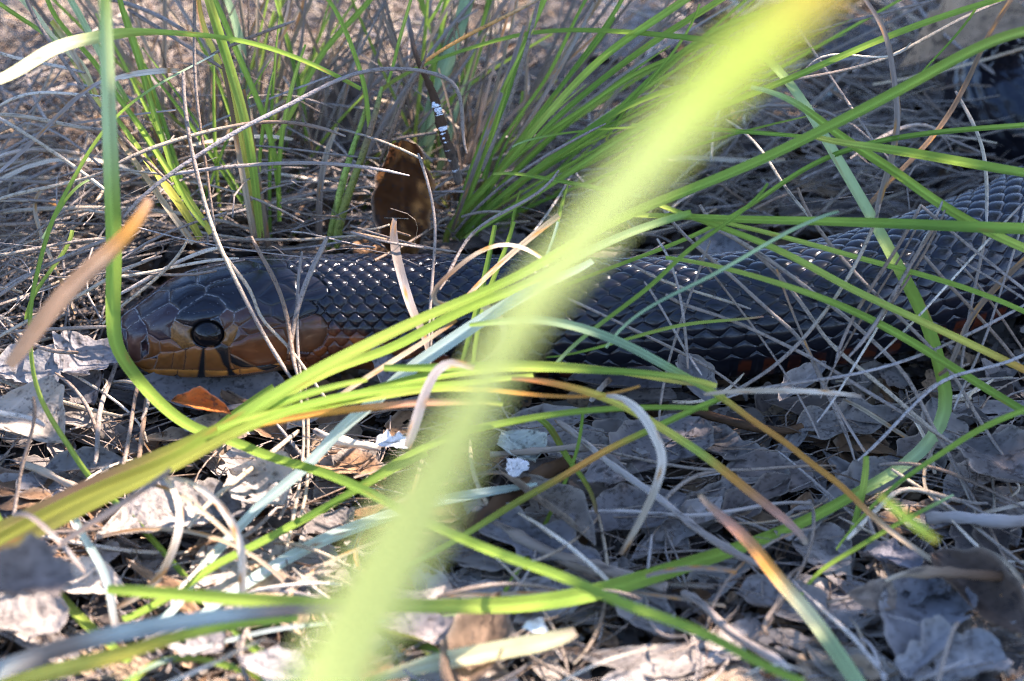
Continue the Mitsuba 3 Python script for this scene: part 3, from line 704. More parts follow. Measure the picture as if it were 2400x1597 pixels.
    crumbs = heap(21000, (-0.15, 0.15, -0.22, 0.23), (0.0015, 0.008), 0.006, 0.45) + heap(3200, (-0.16, 0.16, -0.23, 0.24), (0.007, 0.016), 0.007, 0.22) + heap(3000, (-0.42, 0.42, -0.42, 0.42), (0.01, 0.03), 0.005, 0.25, (0.15, 0.22))
    v, f, c = join(crumbs)
    put("leaf_litter", (v, f), "litter_leaf", np.clip(c, 0.01, 0.7), smooth=False, label="crumbled grey and brown leaf litter covering the ground", cat="leaf litter", kind="stuff")


build_leaves()


# ------------------------------------------------------------------ grass blades and dry stalks told apart one by one
def focus_h(py):
    """Height (cm) at which a point seen at survey row py stands in the plane of the snake's near side."""
    return (798.5 - py) / 100 * CP + 1.7


def strand(pts, off, n=None):
    """Points from 'x,y x,y ...' (survey units). off: cm of height above that plane (positive = nearer to the viewer), or 'g' + heights above the ground."""
    p = np.array([[float(a) for a in q.split(",")] for q in pts.split()])
    L = np.linalg.norm(np.diff(p, axis=0), axis=1).sum()
    n = n or int(np.clip(L / 22, 14, 90))
    q = spline(p, n)
    if isinstance(off, str):
        h = along([float(a) for a in off[1:].split()], n)
    else:
        h = focus_h(q[:, 1]) + along(off, n)
        h = np.where(h > 1.2, h, 0.25 + 0.95 * np.exp((np.minimum(h, 1.2) - 1.2) / 0.95))   # never into the litter
    return at(q[:, 0], q[:, 1], h / 100)


# kind (B blade, S round dry stalk, D flat dry blade), inks along it, widths (survey units), offsets, points, tip shape, label
STRANDS = [
    # --- long blades in front
    ("B", "g pg g g g g gd g g g g", (32, 36, 40, 36, 34, 30, 28, 27, 28, 28, 26, 22), (5.0, 3.0, 1.5, 2.2, 3.6, 5.4, 6.8, 7.4), "244,-30 250,122 257,306 263,458 267,611 267,774 278,820 306,866 367,937 450,1000 530,1029 632,1070 764,1110 917,1182 1019,1233 1172,1299 1324,1355 1477,1421 1630,1477 1732,1528 1885,1600", "broad green blade dropping past the snout, then running to the lower right"),
    ("B", "py py gy g g g", (24, 32, 30, 14, 12, 11, 9), (2.0, 1.0, 0.2), "-20,192 61,153 132,112 204,92 306,76 428,79 570,97 713,143 846,209", "pale yellow blade arching over the top left, green towards its tip"),
    ("B", "s g g g gy g g", (5, 9, 12, 13, 12, 14, 17, 15), (-0.5, 0.5, 1.0, 1.6, 2.2), "504,127 407,178 306,244 229,326 173,418 122,520 92,621 73,713 71,795 81,886 112,968 163,1049 204,1110 265,1172 336,1243 440,1358", "slender blade looping round the left of the picture past the snout"),
    ("B", "ol ol g gy g g g g gy", (30, 38, 32, 26, 22, 24, 26, 28, 30), (4.5, 4.0, 3.2, 2.4, 1.8, 1.8, 2.0), "-20,1278 102,1212 255,1141 407,1080 490,1029 713,886 866,805 1019,733 1202,652 1345,570 1508,489 1732,397 1885,326 1986,275 2139,194 2292,112 2420,70", "broad green blade rising from the lower left across the snake to the upper right corner"),
    ("B", "ol b ol g gy", (34, 40, 32, 22, 10), (4.4, 4.0, 3.6, 3.2), "-20,1250 100,1195 260,1120 420,1050 560,985 700,930 860,890", "green and brown streaked blade of the low bundle at the left"),
    ("B", "b ol ol g g gy", (26, 30, 26, 22, 18, 12), (4.8, 4.4, 3.8, 3.2, 2.8), "-20,1305 120,1230 280,1150 420,1085 540,1020 720,950 900,915 1060,900 1250,880", "brown edged blade lowest in the bundle at the left"),
    ("B", "g gy g g pg g", (16, 22, 22, 22, 20, 18), (3.2, 2.4, 1.8, 1.6), "480,1018 620,950 790,862 917,815 1070,735 1223,670 1360,600 1480,545 1620,500", "green blade lying just below the broad one over the snake's neck"),
    ("B", "ol g g gy g y", (16, 22, 26, 22, 18, 14), (3.6, 3.0, 2.6, 2.6), "500,1030 640,985 815,935 1019,880 1223,862 1400,868 1560,880 1680,905", "flat green blade lying level in front of the neck"),
    ("B", "g gy gy o o", (16, 20, 20, 16, 10), (3.8, 3.2, 3.0), "510,1005 680,960 860,935 1020,912 1180,918 1330,930 1500,905", "yellow green blade turning orange in front of the neck"),
    ("B", "o o r gy", (10, 16, 16, 10), (3.6, 3.2, 3.0), "560,1010 760,968 900,952 1040,942 1180,948", "orange streaked blade under the level green ones"),
    ("B", "g g gy y b", (14, 18, 16, 12, 6), (3.0, 2.4, 1.8), "900,862 1060,860 1240,855 1400,865 1500,880 1580,895 1660,905", "thin level blade with a brown tip under the trunk"),
    ("B", "ol g g g gd pg pg g g pg g g g g gy gy g g", (14, 12, 14, 16, 20, 24, 28, 30, 34, 34, 30, 24, 26, 34, 38, 36, 30, 30, 28, 20), (-2.2, -1.4, -0.6, 0.0, 0.5, 0.8, 1.1, 1.8, 3.0, 4.8, 6.0, 6.2, 6.2), "893,212 977,160 1106,112 1242,78 1378,71 1528,80 1680,97 1752,112 1803,143 1885,244 1966,377 2037,499 2109,632 2170,754 2205,866 2216,947 2190,1019 2119,1090 2017,1151 1885,1222 1732,1284 1579,1334 1426,1380 1273,1411 1019,1421 764,1416 509,1401 336,1387 250,1382", "very long green blade arching over the top and hooking back below the trunk"),
    ("B", "pg g g g gy", (10, 18, 22, 22, 20), (0.8, 0.8, 1.0, 1.2), "1760,205 1885,255 1966,316 2088,397 2190,469 2292,530 2420,590", "green blade falling to the right edge over the bend"),
    ("B", "y gy g g g", (12, 20, 26, 26, 24), (1.0, 1.0, 1.2), "1900,318 1960,332 2088,351 2241,377 2420,408", "yellow edged blade near the right edge, almost level"),
    ("B", "gy g g gd g", (10, 16, 20, 24, 26), (1.4, 1.4, 1.5), "1480,505 1600,508 1732,514 1936,519 2139,526 2420,537", "level green blade above the snake's trunk"),
    ("B", "gy g gy gy y o", (14, 18, 20, 20, 20, 18), (1.4, 1.4, 1.6), "1540,478 1681,530 1834,591 1986,672 2139,744 2292,815 2420,876", "yellow green blade with orange blotches slanting down over the trunk"),
    ("B", "g gy g g", (8, 11, 12, 11), (1.2, 1.2, 1.3), "1620,505 1732,530 1834,555 2037,611 2221,662 2420,740", "thin green blade just above the orange blotched one"),
    ("B", "g gy g g gd", (8, 12, 17, 20, 20), (1.3, 1.4, 1.7), "1560,604 1680,625 1783,652 1936,703 2088,774 2241,866 2420,975", "green blade slanting down across the middle of the trunk"),
    ("B", "g gd g", (8, 10, 8), (0.6, 0.4), "1480,292 1650,302 1783,312 1936,324", "thin level blade meeting the broad one at the upper right"),
    ("B", "g g gd g", (8, 10, 12, 12), (0.2, 0.4, 0.5), "1320,672 1480,610 1630,550 1760,480 1880,400 1986,352 2088,326 2241,306 2420,292", "slim green blade climbing to the right edge behind the broad one"),
    ("B", "gd g gy gy r", (5, 10, 14, 15, 9), (1.6, 1.4, 1.1), "1280,838 1426,808 1590,764 1690,752 1790,742", "short green blade ending in a brown tip over the trunk"),
    ("B", "pg mg pg mg", (6, 9, 11, 10), (2.4, 2.2, 2.0), "1420,815 1530,716 1660,650 1800,570 1966,495", "pale blurred blade crossing the trunk upwards"),
    ("B", "pg g g gd", (8, 11, 11, 7), (2.0, 1.7, 1.5), "1290,870 1400,765 1530,665 1610,590 1720,510 1800,430", "straight green blade crossing the trunk upwards left of the pale one"),
    ("B", "g mg mg mg gy o o o t t t", (8, 18, 20, 20, 16, 14, 14, 14, 13, 12, 12), (2.6, 2.4, 2.4, 2.8, 3.2, 3.4), "1100,762 1190,752 1276,752 1378,774 1480,815 1600,880 1685,928 1770,990 1838,1036 1900,1085 1974,1142 2042,1207 2178,1309 2420,1490", "dull green blade arching in front of the trunk and ending tan at the lower right"),
    ("B", "b o y y gy o r t", (8, 14, 18, 18, 18, 20, 20, 12), (3.2, 3.0, 3.0, 3.6), "1200,888 1293,898 1446,944 1520,985 1600,1034 1650,1068 1702,1108 1770,1163 1858,1235 1890,1275", "yellow blade turning orange, ending short of the long hooked blade"),
    ("B", "t r o py pg pg", (10, 24, 30, 32, 34, 34), (4.6, 4.8, 5.0), "1640,1160 1690,1210 1753,1268 1821,1353 1889,1431 1957,1523 2030,1630", "blurred pinkish blade fading to pale green at the bottom right"),
    ("B", "s s s s s s s", (14, 26, 30, 28, 24, 22, 20, 18), (2.0, 2.4, 2.8, 3.2), "1390,612 1320,648 1242,683 1140,744 1038,812 953,873 868,948 800,1006 740,1070 690,1118 612,1183 544,1254 476,1329 425,1404 374,1455", "silvery dry looking blade slanting from the neck to the lower left"),
    ("B", "s s s s s s", (8, 24, 28, 30, 28, 22, 14), (2.2, 2.6, 2.8), "1259,1135 1175,1148 1089,1163 936,1200 800,1248 714,1287 612,1346 544,1390 476,1440 400,1520", "broad silver white blade low in front of the neck"),
    ("B", "g g g g g g g", (12, 15, 18, 20, 20, 22, 22, 20), (2.4, 2.6, 3.0, 3.4, 3.8), "1660,958 1560,955 1446,958 1310,970 1180,992 1072,1018 953,1070 800,1168 680,1234 578,1288 510,1322 459,1356 374,1411 290,1452", "green blade curving from below the trunk down to the lower left"),
    ("B", "g g gd gd", (14, 16, 16, 12), (3.0, 3.2, 3.4), "1000,1062 930,1095 851,1139 770,1185 690,1226", "short green blade lying on the curving one"),
    ("B", "pg gy ol o g g", (10, 13, 15, 15, 15, 13), (3.4, 3.0, 2.6, 2.4), "930,1340 1010,1300 1089,1254 1208,1180 1310,1122 1429,1052 1514,1012 1600,972 1700,930", "green and brown blade slanting up towards the belly"),
    ("B", "gd g g g g g", (7, 8, 9, 9, 10, 10), (1.6, 1.9, 2.2, 2.6), "1366,968 1358,1030 1344,1081 1293,1197 1242,1295 1208,1346 1174,1401 1140,1438 1089,1486 1038,1537 960,1610", "thin green blade curving down the lower middle"),
    ("B", "g ol g ol b", (14, 16, 14, 12, 9), "g1.0 1.0 1.1", "1262,980 1300,1020 1324,1064 1361,1115 1398,1203", "dull green stem lying on the litter behind the thin green blade"),
    ("B", "bg k bg bg k kb", (36, 36, 34, 30, 24, 16), (8.0, 7.4, 6.8), "-30,1582 136,1522 272,1486 442,1455 578,1438 700,1430 830,1420", "thick blurred grey stalk low at the left"),
    ("B", "y y ol g g", (34, 34, 26, 20, 14), (7.6, 7.0, 6.2), "-30,1625 136,1572 300,1528 442,1486 578,1462 700,1450", "blurred yellow green blade under the thick grey stalk"),
    ("B", "gd bg bg gd", (10, 14, 16, 14), (4.4, 4.2, 4.0), "290,1600 408,1540 510,1509 612,1482 748,1462 860,1450", "dark bluish green blade at the bottom left"),
    ("B", "g gy g g", (12, 15, 14, 12), (4.2, 4.2, 4.2), "310,1600 374,1552 442,1543 510,1554 578,1577 650,1610", "small green blade arching at the very bottom left"),
    ("B", "gy g g gy g g", (14, 22, 26, 28, 28, 24), (3.6, 3.6, 3.8), "-15,1190 41,1275 102,1343 136,1392 187,1447 238,1494 300,1550", "green blade slanting down at the lower left edge"),
    ("B", "gd g g gd", (10, 20, 22, 20), (3.4, 3.6, 3.8), "540,1470 588,1513 646,1557 710,1610", "short green blade at the bottom left of the blurred stem"),
    ("B", "bg s bg k", (12, 18, 20, 18, 22), (4.2, 4.4, 4.6), "170,1170 194,1254 231,1316 252,1370 262,1420 274,1480", "grey blue bent stalk upright at the lower left"),
    ("D", "kb k k k", (10, 16, 16, 14), (5.6, 5.4, 5.4), "400,1100 367,1127 272,1190 153,1268 68,1322 -20,1362", "blurred grey stalk slanting down to the left edge"),
    ("D", "b w w t t b", (8, 15, 18, 17, 15, 9), (3.8, 4.4, 4.2), "369,1095 408,1152 422,1210 408,1282 374,1350 323,1397 270,1425", "pale curled dry blade like a bow at the lower left"),
    ("D", "b t t t", (8, 12, 12, 10), (3.6, 4.0, 4.0), "345,1135 425,1163 493,1214 560,1272", "tan dry blade just right of the curled one"),
    ("D", "t w w w w w", (8, 12, 16, 18, 18, 12), (3.4, 4.2, 4.6, 4.4), "380,1118 476,1149 527,1200 561,1268 568,1353 570,1432", "whitish dry blade bending down at the lower left"),
    ("D", "k k gr k", (10, 13, 13, 10), (5.2, 5.4, 5.2), "30,1206 66,1208 102,1234 153,1285 200,1342", "short grey dry blade near the left edge"),
    ("B", "g py py py t", (16, 36, 46, 46, 24), (5.6, 5.6, 5.4), "860,1600 940,1575 1021,1553 1174,1523 1310,1495 1350,1480", "blurred pale yellow blade at the bottom middle"),
    ("B", "ol ol g py gy", (12, 24, 26, 26, 26), (4.6, 4.8, 5.0), "880,1475 930,1491 987,1510 1038,1547 1089,1594 1120,1640", "olive blade turning yellow at the bottom middle"),
    ("D", "w t t kb t", (7, 9, 9, 9, 7), (3.6, 3.4, 3.2), "900,1380 1072,1394 1242,1390 1446,1387 1600,1404 1700,1420", "tan stalk lying along the long hooked blade"),
    ("B", "s s pg s", (10, 14, 14, 8), (3.8, 3.6, 3.4), "850,1462 930,1456 1038,1448 1157,1434", "silvery blade under the long hooked blade"),
    ("B", "g g g gd g g", (12, 14, 13, 11, 9, 7), (2.6, 2.8, 3.0, 3.0), "2420,956 2280,1016 2205,1064 2110,1129 2059,1173 2008,1227 1960,1288", "green blade slanting down from the right edge to the lower right"),
    ("B", "pg g g g g", (6, 11, 12, 11, 8), (2.8, 3.0, 3.0), "2235,1160 2144,1207 2059,1254 1991,1295 1940,1326 1879,1394", "shorter green blade below the one from the right edge"),
    ("B", "g gy g gy", (12, 16, 16, 12), (2.2, 2.0), "2030,1070 2028,1110 2020,1160 2006,1215 1996,1245", "short upright sprout at the lower right"),
    ("B", "ol g g ol", (8, 18, 18, 12), (10.0, 9.6), "2060,1160 2086,1180 2130,1217 2200,1270", "blurred pale green blade end at the lower right"),
    ("D", "t t w kb", (6, 12, 12, 8), (3.4, 3.2, 2.8), "1650,925 1736,917 1872,917 1960,922 2020,930", "blurred tan blade lying level below the trunk"),
    ("D", "t w t b t w t k", (8, 13, 13, 14, 14, 17, 20, 16, 8), (1.6, 1.8, 2.0), "1285,622 1262,600 1222,580 1174,574 1106,601 1055,642 1020,680 1018,705 1045,716 1106,706 1157,735 1181,771 1160,822 1105,855", "curly tan dry blade hooked over the neck"),
    ("D", "k gr gr gr k", (12, 20, 20, 22, 16), (3.4, 3.6, 3.8), "1110,862 1035,860 1011,890 984,958 953,1050", "bent grey dry blade in front of the neck"),
    ("D", "t w w w w t t b", (8, 16, 20, 20, 20, 18, 16, 12), (3.2, 3.8, 4.0, 4.2), "1420,928 1446,931 1480,948 1514,985 1541,1036 1551,1066 1548,1108 1524,1173 1497,1227 1455,1300", "pale looped dry blade hanging below the trunk"),
    ("B", "sa sa sa sa o sa", (24, 36, 40, 40, 34, 22), (5.4, 5.6, 6.0), "20,860 75,785 160,680 245,600 300,545 350,470", "blurred orange stalk left of the snout"),
    ("B", "gy g g", (9, 14, 12), (1.2, 1.4), "470,1030 560,960 640,905", "green tip between the blades under the chin"),
    # --- dry stalks over the snake
    ("S", "k kb t kb k", 10, (0.4, 0.7, 1.2), "430,168 440,300 470,440 508,560 557,666 600,751 642,825 705,918", "straight tan stalk falling across the snake's head"),
    ("S", "kb t t kb", 9, (0.5, 0.8, 1.4), "500,540 536,613 589,687 610,740 663,800 721,874 790,970", "thin tan stalk crossing the cheek beside the straight one"),
    ("S", "b b b kb", 11, (0.4, 0.8, 1.2), "589,555 621,615 653,679 676,762 685,825 697,880", "brown stalk standing against the back of the head"),
    ("S", "kb k kb b", 12, (0.4, 0.8, 1.0), "768,556 727,641 702,709 685,783 676,830", "speckled stalk leaning right against the back of the head"),
    ("S", "kb k kb", 8, (0.4, 0.7, 1.0), "708,590 700,650 697,700 697,794 706,890", "thin upright stalk against the snake's cheek"),
    ("D", "k k gr kb k", (10, 22, 22, 20, 8), (0.3, 0.8, 1.0), "925,512 926,580 953,687 968,730 987,772 1004,830", "flat grey dry blade standing across the neck"),
    ("S", "kb k k", 7, (0.3, 0.6, 1.0), "980,360 1000,420 1019,520 1016,620 1008,726 1002,830", "thin upright stalk right of the flat grey blade"),
    ("S", "kb kb", 6, (0.8, 1.0), "1020,720 1012,780 1008,860", None),
    ("S", "kb k kb", 8, (0.0, 0.5, 0.9), "1310,400 1205,485 1110,545 1059,626 1030,680", None),
    ("B", "g gd g gd", (10, 13, 14, 8), (0.6, 0.8, 1.0), "1160,528 1142,620 1123,703 1079,860", "green blade standing across the neck, left of two"),
    ("B", "g g g", (8, 11, 9), (0.6, 0.8, 1.0), "1205,520 1170,620 1143,690 1108,855", "green blade standing across the neck, right of two"),
    ("B", "s mg", (7, 5), (0.7, 0.8), "1308,520 1290,575 1269,625", None),
    ("D", "kb t k", (14, 13, 10), (0.8, 1.0, 1.5), "1310,505 1240,560 1160,630 1090,700", None),
    ("D", "b t kb", (8, 11, 9), (2.0, 2.4, 2.8), "1070,750 980,810 880,872 780,940", None),
    ("S", "k kb k k", 9, (0.8, 0.9, 1.3), "1555,492 1600,547 1660,602 1719,652 1804,730 1879,802 1923,890 1967,982 2003,1080", None),
    ("S", "kb kb t kb", 10, (0.9, 1.1, 1.6), "1640,480 1685,533 1790,611 1906,751 1940,798 2008,859 2076,914 2178,1002 2240,1042", None),
    ("S", "kb k kb t", 10, (1.0, 1.2, 1.6), "1680,540 1794,604 1906,686 1991,751 2076,829 2130,893 2178,985 2220,1060 2260,1140 2300,1240", None),
    ("S", "b kb kb k", 9, (0.8, 1.0, 1.5), "1870,440 1916,533 1991,625 2059,696 2144,778 2229,873 2280,958 2348,1063 2410,1140", None),
    ("S", "kb t kb kb", 9, (1.2, 1.2, 1.3), "2062,480 2039,550 1991,645 1940,723 1872,805 1804,866 1736,910 1680,948", "stalk rising to the right over the middle of the trunk"),
    ("S", "gr w gr", 6, (1.0, 1.2, 1.6), "2210,470 2178,540 2110,666 2059,764 2008,849 1967,917 1915,990", None),
    ("S", "k w k", 6, (1.0, 1.2, 1.4), "2400,475 2331,547 2229,659 2144,751 2049,842", None),
    ("D", "b b kb b", (13, 15, 14, 10), (1.0, 1.0, 1.0), "2420,590 2314,696 2263,771 2229,850 2200,880", "brown flat dry blade at the right over the bend"),
    ("S", "kb k k", 8, (0.9, 0.9, 1.0), "2312,520 2300,600 2280,696 2263,791 2250,880", None),
    ("S", "gr k gr", 6, (1.0, 1.2, 1.4), "2400,490 2389,547 2348,676 2307,798 2263,897 2235,960", None),
    ("S", "gr k gr k gr", 8, (1.2, 1.4, 1.5, 1.5), "2420,705 2246,795 2110,849 2008,876 1923,890 1770,914 1700,935", "pale grey stalk lying along the foot of the trunk to the right"),
    ("S", "gr gr gr", 8, (1.6, 1.8, 2.0), "2420,822 2280,870 2212,893 2144,948 2076,1019 2010,1080", "pale grey stalk at the right curving down under the long hooked blade"),
    ("S", "kb kb k kb", 9, (1.0, 1.2, 1.5), "1560,690 1600,713 1702,747 1838,808 1906,842 2042,924 2178,1006 2300,1090", None),
    ("S", "k kb", 7, (0.8, 1.0), "1330,700 1420,742 1520,790 1640,850 1740,920", None),
    ("S", "kb t k", 7, (0.8, 0.9, 1.0), "1480,620 1560,660 1650,690 1760,725", None),
    ("S", "gr kb", 7, (1.0, 1.3), "1540,560 1580,640 1600,730 1608,800 1612,865", None),
    ("S", "k gr", 6, (1.0, 1.3), "1510,660 1560,740 1600,810 1645,880", None),
    # --- dry stalks above the bend, upper right
    ("D", "k kb k kb k", (9, 12, 14, 16, 12), (0.3, 0.4, 0.6), "2010,-20 2028,0 2076,85 2093,170 2103,255 2093,357 2069,442 2050,530", "brown flat dry blade hanging down left of the bend"),
    ("D", "b b b", (10, 12, 11), (-1.2, -0.4, 0.2), "2385,-20 2297,126 2246,231 2178,330 2110,401 2030,490", "dark brown dry blade slanting down to the left near the upper right"),
    ("S", "kb t t gr", 10, (-0.6, 0.0, 0.4), "2240,215 2280,289 2300,340 2311,408 2312,530", "pale tan stalk hanging in front of the bend"),
    ("S", "k kb kb", 8, (-1.4, -0.8, 0.0), "1850,30 1872,68 1940,170 2008,272 2060,350", None),
    ("S", "k t kb", 8, (-1.0, -0.4, 0.4), "1700,280 1797,371 1838,435 1906,520 1950,580", None),
    ("S", "kb kb", 7, (-1.4, -1.4), "1850,92 1950,62 2059,34 2220,-8", None),
    ("S", "kb t kb t", 8, (-0.6, -0.4, -0.4), "2345,5 2178,85 2076,136 1940,173 1804,190 1720,180", None),
    ("B", "g g g g", (12, 15, 15, 14), (0.0, 0.2, 0.4), "2380,-12 2246,27 2076,88 1940,146 1838,190 1702,245 1600,290", "green blade climbing to the top right corner"),
    ("S", "k w t", 6, (0.0, 0.1), "1890,160 1960,128 2040,134 2100,128 2135,100", "frayed curled stalk end near the top right"),
    ("B", "gd gd", (6, 5), (-0.2, 0.2), "2290,15 2230,95 2170,160 2145,190", None),
    # --- dry stalks, upper left and the tangle
    ("S", "b kb b b", 10, (-0.8, -0.2, 0.2), "55,-20 102,75 143,133 197,211 238,265 289,323 340,374 400,430", "brown stalk slanting down from the top left"),
    ("S", "b kb b kb", 8, (0.0, 0.0, 0.0), "456,-10 456,136 462,238 476,340 490,442 505,545", "brown upright stalk right of the left tuft"),
    ("S", "b kb b", 12, (-1.6, -1.2, -0.8), "255,0 340,24 408,58 450,85", None),
    ("S", "b kb b", 10, (-1.4, -1.0, -0.6), "300,22 374,68 452,116 520,160", None),
    ("S", "kb gr kb kb", 10, (0.6, 0.4, 0.2), "289,510 374,428 476,357 578,296 680,245 800,185 868,166 936,162 1004,170 1062,197 1082,255 1094,360", "long tan stalk arching from the left over the dark brown leaf"),
    ("S", "kb t b kb", 10, (0.2, 0.1, 0.0, -0.2), "270,386 357,347 442,320 544,296 629,286 714,292 810,320", "brown stalk arching level behind the head"),
    ("S", "t t kb", 10, (-0.4, -0.4, -0.3), "-10,268 102,282 170,296 250,305", None),
    ("S", "t w kb", 9, (-0.8, -0.8, -0.6), "-10,122 68,143 136,156 200,172", None),
    ("S", "gr t w", 10, (0.2, 0.2, 0.4), "-10,272 85,330 170,388 258,455", None),
    ("D", "gr k k gr", (8, 12, 12, 8), (0.0, 0.0, -0.1), "-10,410 68,340 136,272 190,221 240,190", "grey flat dry blade rising to the right near the left edge"),
    ("S", "t t kb", 9, (0.4, 0.4, 0.5), "-10,470 85,445 187,422 250,400", None),
    ("D", "w w t", (12, 14, 10), (-0.4, -0.4), "268,186 340,170 420,166", None),
    ("S", "kb b kb", 8, (-0.6, -0.8, -1.0), "496,128 578,92 690,50", None),
    ("S", "t w w", 8, (-0.6, -0.6), "-10,255 68,221 136,218 235,226", None),
    ("S", "kb kb", 9, (0.8, 0.8), "-10,700 80,640 180,590 260,560", None),
    ("S", "t t kb", 9, (0.9, 0.9, 0.8), "-10,795 100,735 190,690 260,650 380,600", "pale stalk crossing behind the snout"),
    ("S", "t kb t", 8, (0.0, 0.0, 0.0), "-10,600 90,582 180,566 300,560", None),
    ("S", "gr w", 10, (-0.4, -0.4), "280,690 370,640 450,600 520,580", None),
    ("S", "t w", 8, (-0.2, -0.4), "250,650 340,640 440,620 560,606", None),
    ("S", "t t", 8, (-0.4, -0.2), "240,760 320,690 400,620 440,560", None),
    ("S", "kb kb", 9, (0.5, 0.5), "-10,780 70,775 160,770 260,766", None),
    ("S", "b kb", 10, "g0.6 0.8 0.9", "330,880 312,960 300,1040 282,1110", "brown stem leaning under the big blade below the chin"),
    ("S", "b b", 12, "g0.5 0.8 0.8", "345,930 335,1000 328,1060 322,1100", None),
    ("S", "k k", 12, "g0.5 0.8 0.8", "275,840 255,900 235,960 228,1040 222,1090", None),
    ("S", "b kb", 9, (2.4, 2.6), "78,930 75,1010 50,1100 35,1190 25,1230", None),
    ("S", "w gr", 14, (2.2, 2.2), "-10,965 40,975 80,985 105,1000", "whitish twig end over the sunlit tan leaf"),
    ("S", "kb t", 8, "g0.9 1.0 0.9", "700,890 708,960 712,1030 705,1110 690,1200 670,1290", None),
    ("S", "b t", 8, "g0.8 1.0 0.9", "715,900 722,980 722,1060 720,1130 700,1220", None),
    ("S", "kb t kb", 8, (3.0, 2.6), "1090,1470 1080,1500 1110,1550 1180,1600", None),
    ("S", "t kb", 8, (2.2, 2.4, 2.6), "1145,1290 1215,1360 1265,1420 1300,1480 1320,1530 1334,1610", None),
    ("S", "b t b t", 9, (1.6, 1.8, 2.2, 2.4), "1398,1195 1405,1220 1420,1300 1424,1360 1420,1410 1395,1489 1344,1557", "brown stalk bending down from the dull green stem"),
    ("S", "b t", 7, "g0.9 1.0 1.0", "1400,1215 1360,1255 1290,1300 1240,1320 1200,1345", None),
    ("S", "b kb kb b", 8, "g0.9 1.0 0.9", "1300,985 1340,1018 1400,1050 1480,1072 1570,1090 1680,1102 1800,1098 1960,1092", "long dark stalk lying over the grey leaves below the trunk"),
    ("S", "kb b kb", 9, (1.6, 1.8, 2.0), "2060,1090 2180,1095 2280,1130 2400,1190", None),
    ("S", "w t kb", 12, (2.4, 2.0, 2.0), "1985,1265 2030,1220 2075,1175 2110,1150 2180,1155 2315,1180", "pale stalk with a whitish flat end at the lower right"),
    ("S", "t kb", 9, (1.8, 2.0, 2.2), "2090,1100 2150,1140 2240,1200 2330,1270 2420,1340", None),
    ("S", "kb k kb", 11, (2.2, 2.4, 2.6), "2035,1215 2060,1290 2090,1360 2140,1440 2200,1530 2250,1600", "grey brown stalk slanting down at the lower right"),
    ("S", "kb b", 8, (1.4, 1.8, 2.2), "2218,1050 2260,1130 2310,1220 2350,1300 2420,1420", None),
    ("S", "kb t", 7, (1.2, 1.6), "2310,1070 2325,1120 2330,1180 2332,1240", None),
    ("S", "t kb b", 7, (1.8, 2.0, 2.0), "1900,1420 1960,1408 2050,1392 2150,1398 2250,1425 2410,1480", None),
    ("S", "kb b", 9, (2.6, 2.6), "1902,1180 1905,1250 1880,1330 1850,1380 1810,1450 1780,1490", None),
    ("S", "w gr", 11, "g0.7 0.9 0.9", "1910,1410 1940,1440 1985,1480 2030,1530 2080,1590", "pale bent stalk bottom right"),
    ("S", "gr gr", 8, "g0.8 0.9 0.9", "2020,1498 2045,1520 2060,1560 2075,1600", None),
    ("S", "w kb w", 7, (3.6, 3.6), "1172,1435 1190,1490 1230,1530 1300,1570 1380,1610", None),
    ("S", "t kb", 8, (3.0, 2.8), "800,1650 900,1585 970,1535 1030,1475", None),
    ("S", "w w", 9, "g0.7 0.9 0.8", "580,1390 660,1374 740,1368 800,1370", "whitish level stalk left of the blurred stem"),
    ("S", "t w", 9, "g0.8 1.2 1.0", "500,1290 470,1330 430,1370 400,1420", None),
    ("S", "b t t", 10, (2.8, 3.0), "640,1272 700,1278 760,1300 850,1345", "tan stalk end over the broad silver blade"),
    ("S", "t t", 12, "g0.9 1.1 1.2", "700,1010 650,1050 600,1090 500,1170 440,1240", "pale pinkish stalk beside the silvery blade"),
]
WORDS = {"g": "green", "gd": "dark green", "gy": "yellow green", "y": "yellow", "py": "pale yellow", "s": "silvery", "mg": "dull green", "pg": "pale green", "k": "grey", "kb": "drab", "t": "tan", "b": "brown", "w": "whitish",
         "gr": "pale grey", "o": "orange", "r": "pinkish", "ol": "olive", "bg": "blue grey"}
NTH = ["first", "second", "third", "fourth", "fifth", "sixth", "seventh", "eighth", "ninth", "tenth", "eleventh", "twelfth", "thirteenth", "fourteenth", "fifteenth", "sixteenth", "seventeenth", "eighteenth"]


def blade_mesh(kind, inks, wid, P, rng, tip=True, **kw):
    n = len(P)
    col = ink(inks, n)
    w = along(wid, n)
    if kind == "S":
        return tube(P, w * 0.5e-4 * np.interp(np.linspace(0, 1, n), [0, 0.04, 0.9, 1], [0.7, 1, 1, 0.55]), col, rng, **kw)
    return ribbon(P, w * 1e-4, col, roll=rng.uniform(-0.45, 0.45), fold=0.20 if kind == "B" else 0.12, twist=rng.uniform(-0.5, 0.5), rng=rng, spots=0.07 if kind == "B" else 0.25, rib=0.28 if kind == "B" else -0.15)


